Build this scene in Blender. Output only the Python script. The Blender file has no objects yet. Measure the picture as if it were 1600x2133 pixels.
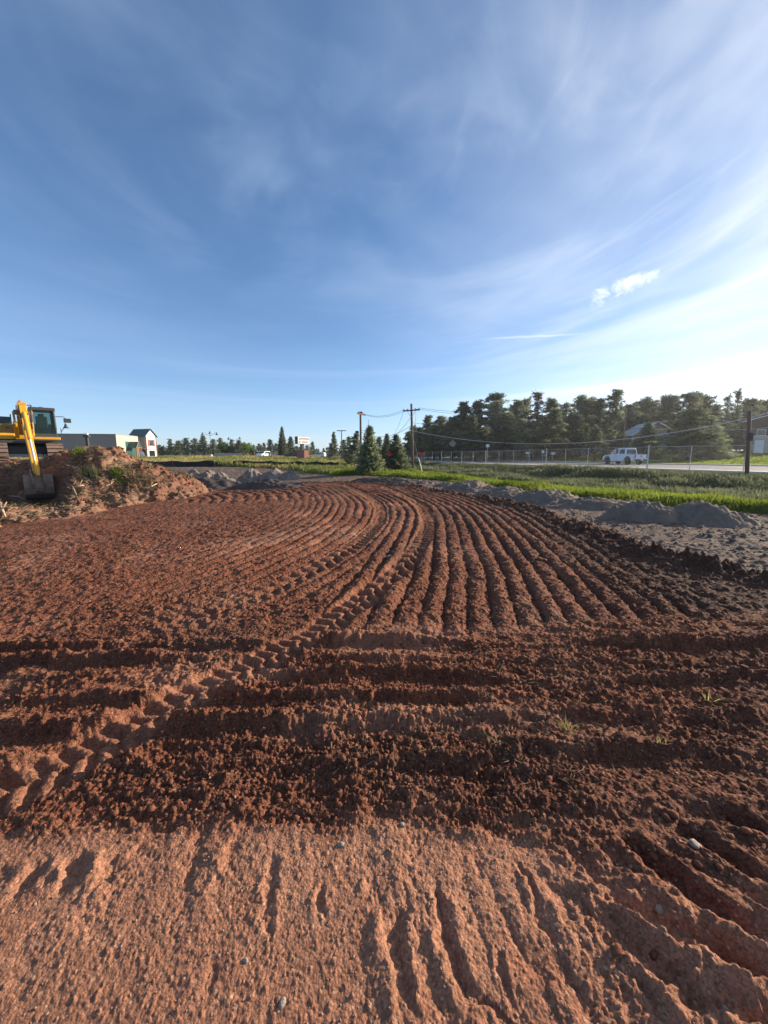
import bpy, math, random
import numpy as np
from mathutils import Vector, Matrix
R = math.radians
scn = bpy.context.scene
COL = scn.collection
rnd = random.Random(7)
EYE = 1.6; PITCH = R(8.74); FOC = 800.0
SUN_AZ = R(65); SUN_EL = R(17)
SUN = Vector((math.sin(SUN_AZ)*math.cos(SUN_EL), math.cos(SUN_AZ)*math.cos(SUN_EL), math.sin(SUN_EL)))

# ------------------------------------------------------------ camera rays
def ray(px, py):
    u = (px-800)/FOC; v = (1066.5-py)/FOC
    return Vector((u, math.cos(PITCH)+v*math.sin(PITCH), -math.sin(PITCH)+v*math.cos(PITCH)))
def at(px, py, Y):
    d = ray(px, py); t = Y/d.y
    return Vector((d.x*t, Y, EYE+d.z*t))

# ------------------------------------------------------------ numpy noise
def _h(ix, iy, s):
    n = (ix.astype(np.int64)*374761393 + iy.astype(np.int64)*668265263 + s*974634211) & 0xFFFFFFFF
    n = ((n ^ (n >> 13))*1274126177) & 0xFFFFFFFF
    n = ((n ^ (n >> 16))*2246822519) & 0xFFFFFFFF
    return ((n ^ (n >> 15)) & 0xFFFFFF)/float(0xFFFFFF)
def vn(x, y, s=0):
    xi = np.floor(x); yi = np.floor(y); fx = x-xi; fy = y-yi
    xi = xi.astype(np.int64); yi = yi.astype(np.int64)
    u = fx*fx*fx*(fx*(fx*6-15)+10); v = fy*fy*fy*(fy*(fy*6-15)+10)
    a = _h(xi, yi, s); b = _h(xi+1, yi, s); c = _h(xi, yi+1, s); d = _h(xi+1, yi+1, s)
    return (a+(b-a)*u)*(1-v)+(c+(d-c)*u)*v
def fbm(x, y, o=4, s=0, g=.5):
    t = 0; a = 1; n = 0
    for i in range(o):
        t = t+a*(vn(x, y, s+i*17)-.5); n += a; a *= g
        x, y = x*1.93+y*.55+3.1, y*1.93-x*.55+7.7
    return t/n*2
def clods(x, y, cell, s=0, fill=.7):
    """heights of irregular lumps scattered on a jittered grid, in units of the cell"""
    x = x/cell; y = y/cell
    x = x+.35*(vn(x*2.3, y*2.3, s+91)-.5); y = y+.35*(vn(x*2.3, y*2.3, s+92)-.5)
    xi = np.floor(x).astype(np.int64); yi = np.floor(y).astype(np.int64)
    out = np.zeros_like(x)
    for i in (-1, 0, 1):
        for j in (-1, 0, 1):
            cx = xi+i; cy = yi+j
            px = cx+_h(cx, cy, s+1); py = cy+_h(cx, cy, s+2); k = _h(cx, cy, s+3)
            r = .25+.5*_h(cx, cy, s+4)**2
            d2 = ((x-px)**2+(y-py)**2)/(r*r)
            out = np.maximum(out, np.where(k < fill, r*np.sqrt(np.clip(1-d2, 0, 1)), 0))
    return out
def sm(a, b, x):
    t = np.clip((x-a)/(b-a), 0, 1); return t*t*(3-2*t)
def poly_dist(x, y, pts):
    """signed distance to a polyline (positive on its right hand side) and arc length"""
    best = np.full(x.shape, 1e9); sg = np.zeros(x.shape); al = np.zeros(x.shape); L = 0.
    for (ax, ay), (bx, by) in zip(pts[:-1], pts[1:]):
        dx, dy = bx-ax, by-ay; l = math.hypot(dx, dy)
        t = np.clip(((x-ax)*dx+(y-ay)*dy)/(l*l), 0, 1)
        d = np.hypot(x-ax-t*dx, y-ay-t*dy)
        c = ((x-ax)*dy-(y-ay)*dx)
        m = d < best
        best = np.where(m, d, best); sg = np.where(m, np.where(c >= 0, 1., -1.), sg); al = np.where(m, L+t*l, al)
        L += l
    return best*sg, al
def smooth_path(pts, n=8):
    p = [Vector(q).to_2d() if len(q) > 2 else Vector(q) for q in pts]; out = []
    for i in range(len(p)-1):
        a, b, c, d = p[max(i-1, 0)], p[i], p[i+1], p[min(i+2, len(p)-1)]
        for k in range(n):
            t = k/n
            out.append(.5*((2*b)+(c-a)*t+(2*a-5*b+4*c-d)*t*t+(3*b-a-3*c+d)*t**3))
    out.append(p[-1])
    return [(q.x, q.y) for q in out]

# ------------------------------------------------------------ mesh helpers
def np_mesh(name, V, F, m=None, parent=None, smooth=False, attrs=None):
    V = np.asarray(V, dtype=np.float32); F = np.asarray(F, dtype=np.int32); k = F.shape[1]
    me = bpy.data.meshes.new(name)
    me.vertices.add(len(V)); me.vertices.foreach_set('co', V.ravel())
    me.loops.add(F.size); me.loops.foreach_set('vertex_index', F.ravel())
    me.polygons.add(len(F)); me.polygons.foreach_set('loop_start', np.arange(0, F.size, k, dtype=np.int32))
    if smooth: me.polygons.foreach_set('use_smooth', np.ones(len(F), dtype=bool))
    me.update(calc_edges=True)
    for an, av in (attrs or {}).items():
        av = np.asarray(av, dtype=np.float32)
        if av.ndim == 2:
            a = me.attributes.new(an, 'FLOAT_COLOR', 'POINT'); a.data.foreach_set('color', av.ravel())
        else:
            a = me.attributes.new(an, 'FLOAT', 'POINT'); a.data.foreach_set('value', av)
    if m: me.materials.append(m)
    o = bpy.data.objects.new(name, me); COL.objects.link(o)
    if parent: o.parent = parent
    return o
class MB:
    def __init__(s): s.v = []; s.f = []
    def add(s, vs, fs):
        b = len(s.v); s.v += [Vector(v) for v in vs]; s.f += [[b+i for i in f] for f in fs]; return s
    def box(s, c, sz, rot=None, taper=1.0):
        c = Vector(c); hx, hy, hz = sz[0]/2, sz[1]/2, sz[2]/2
        vs = [Vector((x*hx*(taper if z > 0 else 1), y*hy*(taper if z > 0 else 1), z*hz)) for z in (-1, 1) for x, y in ((-1, -1), (1, -1), (1, 1), (-1, 1))]
        if rot is not None: vs = [rot @ v for v in vs]
        return s.add([v+c for v in vs], [(3, 2, 1, 0), (4, 5, 6, 7), (0, 1, 5, 4), (1, 2, 6, 5), (2, 3, 7, 6), (3, 0, 4, 7)])
    def tube(s, a, b, r0, r1=None, n=8):
        return s.pipe([a, b], [r0, r0 if r1 is None else r1], n)
    def pipe(s, pts, rs, n=8):
        pts = [Vector(p) for p in pts]
        if not isinstance(rs, (list, tuple)): rs = [rs]*len(pts)
        vs = []; fs = []; N = len(pts)
        for i, p in enumerate(pts):
            d = (pts[min(i+1, N-1)]-pts[max(i-1, 0)]).normalized()
            u = d.cross(Vector((0, 0, 1)))
            if u.length < .05: u = d.cross(Vector((1, 0, 0)))
            u.normalize(); w = d.cross(u)
            vs += [p+(u*math.cos(2*math.pi*k/n)+w*math.sin(2*math.pi*k/n))*rs[i] for k in range(n)]
        for i in range(N-1):
            for k in range(n):
                k2 = (k+1) % n
                fs.append((i*n+k, i*n+k2, (i+1)*n+k2, (i+1)*n+k))
        fs.append(tuple(range(n-1, -1, -1))); fs.append(tuple((N-1)*n+k for k in range(n)))
        return s.add(vs, fs)
    def prism(s, prof, x0, x1):           # profile in (y, z), extruded along x
        n = len(prof)
        vs = [(x0, y, z) for y, z in prof]+[(x1, y, z) for y, z in prof]
        fs = [tuple(range(n-1, -1, -1)), tuple(range(n, 2*n))]+[(i, (i+1) % n, n+(i+1) % n, n+i) for i in range(n)]
        return s.add(vs, fs)
    def lathe(s, c, prof, n=12, axis='z'):
        c = Vector(c); vs = []; fs = []
        for r, h in prof:
            for k in range(n):
                a = 2*math.pi*k/n
                vs.append(c+(Vector((r*math.cos(a), r*math.sin(a), h)) if axis == 'z' else Vector((h, r*math.cos(a), r*math.sin(a)))))
        for i in range(len(prof)-1):
            for k in range(n): fs.append((i*n+k, i*n+(k+1) % n, (i+1)*n+(k+1) % n, (i+1)*n+k))
        fs.append(tuple(range(n-1, -1, -1))); fs.append(tuple((len(prof)-1)*n+k for k in range(n)))
        return s.add(vs, fs)
    def quad(s, a, b, c, d): return s.add([a, b, c, d], [(0, 1, 2, 3)])
    def build(s, name, m, parent=None, bevel=0, smooth=False):
        me = bpy.data.meshes.new(name); me.from_pydata([tuple(v) for v in s.v], [], s.f)
        import bmesh
        bm = bmesh.new(); bm.from_mesh(me); bmesh.ops.recalc_face_normals(bm, faces=bm.faces); bm.to_mesh(me); bm.free()
        me.materials.append(m)
        if smooth: me.polygons.foreach_set('use_smooth', [True]*len(me.polygons))
        o = bpy.data.objects.new(name, me); COL.objects.link(o)
        if parent: o.parent = parent
        if bevel:
            b = o.modifiers.new('Bevel', 'BEVEL'); b.width = bevel; b.segments = 2; b.limit_method = 'ANGLE'
        return o
def tag(o, label=None, cat=None, group=None, kind=None):
    if label: o['label'] = label
    if cat: o['category'] = cat
    if group: o['group'] = group
    if kind: o['kind'] = kind
    return o
def thing(name, label, cat, loc=(0, 0, 0), rz=0, group=None, kind=None):
    o = bpy.data.objects.new(name, None); COL.objects.link(o)
    o.empty_display_size = .3
    o.location = loc; o.rotation_euler = (0, 0, rz); return tag(o, label, cat, group, kind)
def dup(root, loc, rz, label=None, group=None, scale=None):
    r = root.copy(); COL.objects.link(r); r.location = loc; r.rotation_euler = (0, 0, rz)
    if scale: r.scale = scale
    if label: r['label'] = label
    if group: r['group'] = group
    for ch in list(root.children):
        c = ch.copy(); COL.objects.link(c); c.parent = r
        for g in list(ch.children):
            d = g.copy(); COL.objects.link(d); d.parent = c
    return r

# ------------------------------------------------------------ materials
def nodes(name):
    m = bpy.data.materials.new(name); m.use_nodes = True
    return m, m.node_tree, m.node_tree.nodes['Principled BSDF']
def N(t, kind, **kw):
    n = t.nodes.new(kind)
    for k, v in kw.items():
        if k in n.inputs: n.inputs[k].default_value = v
        else: setattr(n, k, v)
    return n
def mix(t, f, a, b, blend='MIX'):
    n = t.nodes.new('ShaderNodeMix'); n.data_type = 'RGBA'; n.blend_type = blend
    for s, v in ((0, f), (6, a), (7, b)):
        if hasattr(v, 'links'): t.links.new(v, n.inputs[s])
        elif s: n.inputs[s].default_value = (*v, 1) if len(v) == 3 else v
        else: n.inputs[0].default_value = v
    return n.outputs[2]
def ramp(t, src, a, b):
    n = t.nodes.new('ShaderNodeMapRange'); n.interpolation_type = 'SMOOTHSTEP'
    n.inputs[1].default_value = a; n.inputs[2].default_value = b
    t.links.new(src, n.inputs[0]); return n.outputs[0]
def math_(t, op, a, b=None):
    n = t.nodes.new('ShaderNodeMath'); n.operation = op
    for i, v in enumerate((a, b)):
        if v is None: continue
        if hasattr(v, 'links'): t.links.new(v, n.inputs[i])
        else: n.inputs[i].default_value = v
    return n.outputs[0]
def noise(t, scale, detail=4, rough=.55, coord='Object', dist=0, stretch=None):
    tc = t.nodes.new('ShaderNodeTexCoord'); o = tc.outputs[coord]
    if stretch:
        mp = t.nodes.new('ShaderNodeMapping'); mp.inputs['Scale'].default_value = stretch
        t.links.new(o, mp.inputs[0]); o = mp.outputs[0]
    n = N(t, 'ShaderNodeTexNoise', Scale=scale, Detail=detail, Roughness=rough, Distortion=dist)
    t.links.new(o, n.inputs['Vector']); return n.outputs['Fac']
def pbr(name, col, rough=.7, metal=0., var=.2, scale=6, bump=0., bscale=None, col2=None, spec=.4, cover=(.55, .75), stretch=None):
    m, t, b = nodes(name)
    f = noise(t, scale, 5, stretch=stretch)
    c = mix(t, f, tuple(x*(1-var) for x in col), tuple(min(x*(1+var), 1) for x in col))
    if col2: c = mix(t, ramp(t, noise(t, scale*.6, 6, .65, stretch=stretch), *cover), c, col2)
    t.links.new(c, b.inputs['Base Color'])
    b.inputs['Roughness'].default_value = rough; b.inputs['Metallic'].default_value = metal
    b.inputs['Specular IOR Level'].default_value = spec
    if bump:
        bn = N(t, 'ShaderNodeBump', Strength=bump, Distance=.02)
        t.links.new(noise(t, bscale or scale*4, 6, .6), bn.inputs['Height']); t.links.new(bn.outputs[0], b.inputs['Normal'])
    return m
def leaf_mat(name, c0, c1, trans=.35, tcol=None):
    m, t, b = nodes(name)
    a = N(t, 'ShaderNodeAttribute', attribute_name='tint')
    c = mix(t, a.outputs['Fac'], c0, c1)
    oi = t.nodes.new('ShaderNodeObjectInfo')
    hs = t.nodes.new('ShaderNodeHueSaturation')
    mr = N(t, 'ShaderNodeMapRange'); mr.inputs[3].default_value = .75; mr.inputs[4].default_value = 1.25
    t.links.new(oi.outputs['Random'], mr.inputs[0]); t.links.new(mr.outputs[0], hs.inputs['Value']); t.links.new(c, hs.inputs['Color'])
    c = hs.outputs[0]
    d = t.nodes.new('ShaderNodeBsdfDiffuse'); tr = t.nodes.new('ShaderNodeBsdfTranslucent'); mx = t.nodes.new('ShaderNodeMixShader')
    t.links.new(c, d.inputs[0])
    t.links.new(mix(t, 1., c, tcol, 'MULTIPLY') if tcol else c, tr.inputs[0])
    mx.inputs[0].default_value = trans
    t.links.new(d.outputs[0], mx.inputs[1]); t.links.new(tr.outputs[0], mx.inputs[2])
    t.links.new(mx.outputs[0], t.nodes['Material Output'].inputs[0])
    return m
def glass_mat(name, col, rough=.06):
    m, t, b = nodes(name)
    b.inputs['Base Color'].default_value = (*col, 1); b.inputs['Roughness'].default_value = rough
    b.inputs['Specular IOR Level'].default_value = .8
    return m
def soil_bump(t, b, s1=55, s2=210, st=.5, crumbs=0):
    prev = None
    if crumbs:
        tc = t.nodes.new('ShaderNodeTexCoord')
        for sc_, ds in ((16., .045), (34., .022)):
            w = t.nodes.new('ShaderNodeVectorMath'); w.operation = 'MULTIPLY_ADD'
            nt = N(t, 'ShaderNodeTexNoise', Scale=sc_*1.3, Detail=3.); t.links.new(tc.outputs['Object'], nt.inputs['Vector'])
            t.links.new(nt.outputs['Color'], w.inputs[0]); w.inputs[1].default_value = (.9/sc_,)*3; t.links.new(tc.outputs['Object'], w.inputs[2])
            v = N(t, 'ShaderNodeTexVoronoi', Scale=sc_); t.links.new(w.outputs[0], v.inputs['Vector'])
            bb = N(t, 'ShaderNodeBump', Strength=crumbs*.8, Distance=ds); bb.invert = True
            at_ = N(t, 'ShaderNodeAttribute', attribute_name='zone'); sp_ = t.nodes.new('ShaderNodeSeparateColor'); t.links.new(at_.outputs['Color'], sp_.inputs[0])
            t.links.new(math_(t, 'MULTIPLY', math_(t, 'SUBTRACT', 1., math_(t, 'MINIMUM', math_(t, 'MULTIPLY', sp_.outputs[0], 1.5), .95)), crumbs*.8), bb.inputs['Strength'])
            t.links.new(v.outputs['Distance'], bb.inputs['Height'])
            if prev: t.links.new(prev, bb.inputs['Normal'])
            prev = bb.outputs[0]
    bn = N(t, 'ShaderNodeBump', Strength=st, Distance=.012); bn2 = N(t, 'ShaderNodeBump', Strength=st, Distance=.004)
    if prev: t.links.new(prev, bn.inputs['Normal'])
    t.links.new(noise(t, s1, 6, .65), bn.inputs['Height']); t.links.new(noise(t, s2, 4, .6), bn2.inputs['Height'])
    t.links.new(bn.outputs[0], bn2.inputs['Normal']); last = bn2.outputs[0]
    if crumbs:
        v = N(t, 'ShaderNodeTexVoronoi', Scale=105.); t.links.new(tc.outputs['Object'], v.inputs['Vector'])
        bb = N(t, 'ShaderNodeBump', Strength=.5, Distance=.006); bb.invert = True
        t.links.new(v.outputs['Distance'], bb.inputs['Height']); t.links.new(last, bb.inputs['Normal']); last = bb.outputs[0]
    t.links.new(last, b.inputs['Normal'])

RED = (.172, .064, .035); SAND = (.345, .165, .098); DARK = (.072, .037, .026); GREY = (.150, .108, .084); TURF = (.13, .135, .05)
def ground_mat():
    m, t, b = nodes('bare_earth')
    a = N(t, 'ShaderNodeAttribute', attribute_name='zone'); sp = t.nodes.new('ShaderNodeSeparateColor')
    t.links.new(a.outputs['Color'], sp.inputs[0])
    n1 = noise(t, 3.2, 6, .6); n2 = noise(t, 38, 6, .7); n3 = noise(t, .9, 4)
    red = mix(t, n1, tuple(x*.7 for x in RED), tuple(x*1.35 for x in RED))
    red = mix(t, ramp(t, n3, .45, .75), red, (.235, .108, .064))
    sand = mix(t, n2, tuple(x*.72 for x in SAND), tuple(x*1.22 for x in SAND))
    sand = mix(t, ramp(t, n1, .5, .7), sand, (.31, .135, .075))
    dark = mix(t, n2, tuple(x*.6 for x in DARK), tuple(x*1.5 for x in DARK))
    grey = mix(t, n2, tuple(x*.62 for x in GREY), tuple(x*1.4 for x in GREY))
    grey = mix(t, ramp(t, n1, .5, .68), grey, (.26, .17, .12))
    turf = mix(t, n1, (.08, .085, .03), (.19, .17, .075))
    c = mix(t, sp.outputs[0], red, sand)
    c = mix(t, sp.outputs[1], c, dark)
    c = mix(t, sp.outputs[2], c, grey)
    c = mix(t, a.outputs['Alpha'], c, turf)
    vo = N(t, 'ShaderNodeTexVoronoi', Scale=75.); tc = t.nodes.new('ShaderNodeTexCoord'); t.links.new(tc.outputs['Object'], vo.inputs['Vector'])
    sc = t.nodes.new('ShaderNodeSeparateColor'); t.links.new(vo.outputs['Color'], sc.inputs[0])
    gr = math_(t, 'MULTIPLY', math_(t, 'GREATER_THAN', sc.outputs[0], .93), math_(t, 'LESS_THAN', vo.outputs['Distance'], .42))
    c = mix(t, math_(t, 'MULTIPLY', gr, .45), c, (.5, .33, .22))
    vg = N(t, 'ShaderNodeTexVoronoi', Scale=130.); t.links.new(tc.outputs['Object'], vg.inputs['Vector'])
    sg = t.nodes.new('ShaderNodeSeparateColor'); t.links.new(vg.outputs['Color'], sg.inputs[0])
    hv = t.nodes.new('ShaderNodeHueSaturation'); gv = N(t, 'ShaderNodeMapRange'); gv.inputs[3].default_value = .68; gv.inputs[4].default_value = 1.34
    t.links.new(sg.outputs[1], gv.inputs[0]); t.links.new(gv.outputs[0], hv.inputs['Value']); t.links.new(c, hv.inputs['Color']); c = hv.outputs[0]
    t.links.new(c, b.inputs['Base Color']); b.inputs['Roughness'].default_value = .95; b.inputs['Specular IOR Level'].default_value = .12
    soil_bump(t, b, 60, 230, .55, 1)
    return m
def soil(name, col, col2, cover=(.5, .7), s=5):
    m, t, b = nodes(name)
    c = mix(t, noise(t, s, 6, .65), tuple(x*.6 for x in col), tuple(x*1.4 for x in col))
    c = mix(t, ramp(t, noise(t, s*.35, 5, .6), *cover), c, col2)
    t.links.new(c, b.inputs['Base Color']); b.inputs['Roughness'].default_value = .95; b.inputs['Specular IOR Level'].default_value = .1
    soil_bump(t, b, 22, 90, .7)
    return m

M = {}
M['ground'] = ground_mat()
M['mound'] = soil('mound_earth', (.195, .094, .058), (.25, .155, .098), (.46, .74), 1.8)
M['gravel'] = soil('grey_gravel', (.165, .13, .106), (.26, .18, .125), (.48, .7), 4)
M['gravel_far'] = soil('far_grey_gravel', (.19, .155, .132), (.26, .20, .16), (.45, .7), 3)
M['gravel_dark'] = soil('dark_berm_soil', (.085, .068, .06), (.15, .115, .095), (.5, .8), 5)
M['clod'] = soil('clod_earth', (.17, .07, .04), (.10, .045, .03), (.5, .65), 6)
M['pebble'] = pbr('pebble_stone', (.30, .165, .105), .85, var=.4, scale=30, bump=.4)
M['stone'] = pbr('pale_stone', (.31, .235, .185), .85, var=.3, scale=40, bump=.5)
M['pine'] = leaf_mat('pine_needles', (.090, .118, .072), (.29, .305, .18), .48)
M['pine_dry'] = leaf_mat('dry_pine_needles', (.12, .095, .065), (.21, .16, .105), .4)
M['spruce'] = leaf_mat('spruce_needles', (.115, .15, .085), (.36, .39, .22), .5)
M['broad'] = leaf_mat('broad_leaves', (.085, .15, .03), (.19, .27, .06), .45)
M['grass'] = leaf_mat('green_grass', (.10, .15, .030), (.23, .275, .07), .55, (1.15, 1.12, .65))
M['dry'] = leaf_mat('dry_grass', (.21, .23, .07), (.47, .37, .16), .5)
M['weed'] = leaf_mat('tall_weeds', (.085, .118, .055), (.26, .27, .15), .5)
M['straw'] = leaf_mat('straw_and_roots', (.17, .115, .065), (.48, .38, .24), .1)
M['sod'] = leaf_mat('torn_sod_blades', (.12, .095, .055), (.27, .205, .115), .25)
M['bark'] = pbr('bark', (.10, .072, .055), .95, var=.35, scale=9, bump=.6)
M['pole'] = pbr('pole_wood', (.15, .09, .065), .9, var=.3, scale=7, bump=.4, stretch=(6, 6, .5))
M['galv'] = pbr('galvanised_steel', (.62, .61, .59), .5, .15, var=.1)
M['chain'] = pbr('dull_chain_wire', (.30, .30, .29), .6, .2)
M['black'] = pbr('black_metal', (.025, .026, .028), .5, var=.3)
M['wire'] = pbr('wire', (.06, .06, .065), .6)
M['cable'] = pbr('pale_cable', (.55, .55, .55), .45)
M['asphalt'] = pbr('asphalt', (.165, .15, .145), .85, var=.15, scale=1.5, bump=.2, bscale=40, col2=(.12, .11, .105), cover=(.5, .7))
M['conc'] = pbr('concrete', (.42, .37, .32), .9, var=.12, scale=2, bump=.15, bscale=30)
M['white_line'] = pbr('road_paint_white', (.7, .7, .68), .8, var=.15, scale=8)
M['yellow_line'] = pbr('road_paint_yellow', (.6, .42, .08), .8, var=.15, scale=8)
M['yellow'] = pbr('machine_yellow', (.68, .34, .02), .5, var=.16, scale=3, col2=(.33, .19, .07), cover=(.54, .74), spec=.5)
M['olive'] = pbr('shaded_yellow_panel', (.30, .20, .055), .6, var=.15, scale=3)  # machine yellow darkened: the upper panel's shade put into its colour
M['steel_dirty'] = pbr('muddy_steel', (.24, .165, .12), .7, .25, var=.35, scale=5, bump=.3, col2=(.22, .13, .085), cover=(.48, .7))
M['shoe'] = pbr('track_shoe_steel', (.24, .165, .12), .75, .15, var=.35, scale=6, bump=.4, col2=(.13, .10, .085), cover=(.5, .7))
M['char'] = pbr('charcoal_paint', (.055, .06, .06), .5, var=.2)
M['cabglass'] = glass_mat('tinted_cab_glass', (.02, .045, .05))
M['glass'] = glass_mat('window_glass', (.02, .025, .03))
M['tbody'] = pbr('white_car_paint', (.74, .76, .80), .3, var=.03, spec=.5)
M['tyre'] = pbr('tyre_rubber', (.022, .022, .022), .9, var=.2)
M['red'] = pbr('red_paint', (.62, .035, .02), .5, var=.1)
M['white'] = pbr('white_paint', (.78, .77, .74), .6, var=.06)
M['cream'] = pbr('cream_stucco', (.46, .39, .31), .9, var=.06, scale=2, bump=.1)
M['greywall'] = pbr('grey_block_wall', (.27, .235, .20), .9, var=.07, scale=2, bump=.15)
M['tan'] = pbr('tan_siding', (.45, .38, .30), .9, var=.06, scale=2)
M['greenroof'] = pbr('green_metal_roof', (.03, .085, .065), .5, var=.15, scale=3)
M['timber'] = pbr('brown_timber', (.32, .15, .075), .8, var=.3, scale=4)
M['greyroof'] = pbr('grey_shingles', (.42, .43, .45), .9, var=.2, scale=8, bump=.4)
M['brownwall'] = pbr('brown_siding', (.13, .065, .05), .85, var=.2, scale=4)
M['plank'] = pbr('weathered_planks', (.40, .35, .30), .9, var=.3, scale=5, stretch=(6, 6, .6))
M['fabric'] = pbr('black_silt_fabric', (.012, .013, .015), .8, var=.3, scale=4)
M['ylw_tube'] = pbr('yellow_plastic', (.75, .68, .22), .5, var=.1)

def brick_mat():
    m, t, b = nodes('red_brick')
    tc = t.nodes.new('ShaderNodeTexCoord'); mp = t.nodes.new('ShaderNodeMapping'); mp.inputs['Rotation'].default_value = (R(90), 0, 0)
    t.links.new(tc.outputs['Object'], mp.inputs[0])
    br = N(t, 'ShaderNodeTexBrick', Scale=3.2); br.inputs['Color1'].default_value = (.34, .115, .06, 1); br.inputs['Color2'].default_value = (.25, .085, .05, 1)
    br.inputs['Mortar'].default_value = (.4, .32, .26, 1); t.links.new(mp.outputs[0], br.inputs['Vector'])
    t.links.new(br.outputs[0], b.inputs['Base Color']); b.inputs['Roughness'].default_value = .9
    return m
M['brick'] = brick_mat()

# ------------------------------------------------------------ terrain
from concurrent.futures import ThreadPoolExecutor
def chunked(fn, x, y, n=24000):
    """evaluate fn(x, y) piecewise in threads, joining arrays (or tuples of arrays)"""
    if len(x) <= n: return fn(x, y)
    idx = [slice(i, i+n) for i in range(0, len(x), n)]
    with ThreadPoolExecutor(4) as ex_: res = list(ex_.map(lambda k: fn(x[k], y[k]), idx))
    if isinstance(res[0], tuple): return tuple(np.concatenate([r[i] for r in res]) for i in range(len(res[0])))
    return np.concatenate(res)
FENCE = smooth_path([(-30, 190), (-10, 140), (0, 95), (6, 75), (10, 65), (14, 55), (17, 46), (19, 38), (21, 31), (23.3, 26), (27, 20), (34, 10), (48, -12), (70, -45)], 2)
DIRT_EDGE = smooth_path([(-40, 25), (-10, 23.5), (-3, 22), (.2, 19.6), (2.3, 16.6), (3.7, 13.6), (4.5, 10.5), (4.45, 8), (4.4, 5.8), (5.3, 4), (7, 1), (12, -6)], 2)
GRASS_EDGE = smooth_path([(-60, 53), (-30, 48), (-14, 43), (-9.5, 39), (-6.5, 33.5), (-4.2, 29), (1.0, 25.5), (4.4, 19.6), (6.1, 15.0), (8.5, 11.3), (11.6, 8.6), (17, 5), (30, -3)], 2)
GUIDE = smooth_path([(0.15, 2.6), (.35, 3.5), (.72, 5.5), (1.1, 8), (1.3, 10.5), (1.1, 13.2), (.1, 16.2), (-1.9, 19), (-5, 21.5)], 3)
def road_level(y): return .27-.32*sm(26, 66, y)
def T(x, y):
    x = np.asarray(x, dtype=float); y = np.asarray(y, dtype=float)
    sd, _ = poly_dist(x, y, FENCE); sd = -sd           # +: road side
    q = -x-1
    site = -.05*np.where(q > 0, np.minimum(q*q/(np.maximum(q, 0)+1.2), 13), 0)*(1-sm(30, 46, y))
    site = site+.38*sm(60, 112, y)*sm(5, -15, x)
    d = -sd
    rl = road_level(y)
    dit = -.80*sm(19, 12.5, d)
    ditch = site*sm(12, 20, d)+dit*sm(-100, -60, -np.abs(y))
    bank = sm(7.5, .6, d)
    z = np.where(d < 20, ditch*(1-bank)+rl*bank, site)
    far = rl+1.7*sm(24, 62, sd)+.9*sm(62, 140, sd)
    return np.where(sd > 0, far, z)
def Tz(x, y): return float(T(np.array([x]), np.array([y]))[0])
def gnd(px, py):
    d = ray(px, py); t = .5
    while t < 400:
        x, y, z = d.x*t, d.y*t, EYE+d.z*t
        if z < Tz(x, y): break
        t *= 1.01
    return Vector((d.x*t, d.y*t, Tz(d.x*t, d.y*t)))

# machine track prints: two lines in the ground
def gp(lst): return smooth_path([tuple(gnd(*p).to_2d()) for p in lst], 4)
TRK = [gp([(-260, 1800), (0, 1655), (200, 1560), (420, 1440), (650, 1325), (790, 1225), (868, 1145), (890, 1085), (862, 1045), (800, 1015)]),
       gp([(-300, 1600), (0, 1447), (300, 1340), (480, 1268), (640, 1195), (745, 1130), (792, 1078), (775, 1040), (715, 1010)])]
GROOVES = [([(172, 1775), (150, 1830), (120, 1885)], .030, .045), ([(88, 1790), (50, 1850), (15, 1900)], .026, .04), ([(20, 1790), (-30, 1860)], .024, .04),
    ([(255, 1785), (225, 1830), (195, 1862)], .026, .035), ([(570, 1775), (566, 1870), (560, 2010)], .013, .018), ([(622, 1745), (630, 1800)], .02, .018),
    ([(682, 1830), (672, 1880), (680, 1935)], .02, .025), ([(452, 1975), (440, 2040), (425, 2120)], .018, .03), ([(828, 1880), (820, 1960), (838, 2050), (870, 2140)], .038, .035),
    ([(905, 1840), (925, 1940), (955, 2050), (985, 2140)], .026, .022), ([(1035, 1960), (1055, 2050), (1080, 2140)], .022, .018), ([(1080, 1790), (1110, 1870), (1150, 1990)], .024, .025),
    ([(1165, 1840), (1200, 1920)], .018, .022), ([(1180, 1800), (1260, 1880), (1330, 1960)], .02, .03), ([(1290, 1740), (1400, 1830), (1500, 1905), (1610, 1970)], .04, .045),
    ([(1400, 1720), (1500, 1780), (1620, 1850)], .04, .04), ([(1230, 1880), (1320, 1960), (1420, 2050), (1500, 2140)], .034, .04), ([(1440, 1940), (1520, 2000), (1620, 2070)], .038, .045),
    ([(1290, 2010), (1360, 2080), (1420, 2140)], .028, .035), ([(1480, 1690), (1620, 1755)], .036, .04), ([(1530, 2080), (1620, 2140)], .03, .04), ([(770, 1820), (760, 1900)], .012, .025),
    ([(380, 1790), (400, 1830)], .022, .03), ([(300, 1900), (270, 1990)], .008, .04), ([(985, 1770), (1010, 1860)], .014, .025)]
GROOVES = [([tuple(gnd(*p).to_2d()) for p in pts], dp*(.62 if 300 < pts[0][0] < 1190 else .95), w*(.8 if 300 < pts[0][0] < 1190 else 1)) for pts, dp, w in GROOVES]
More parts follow.
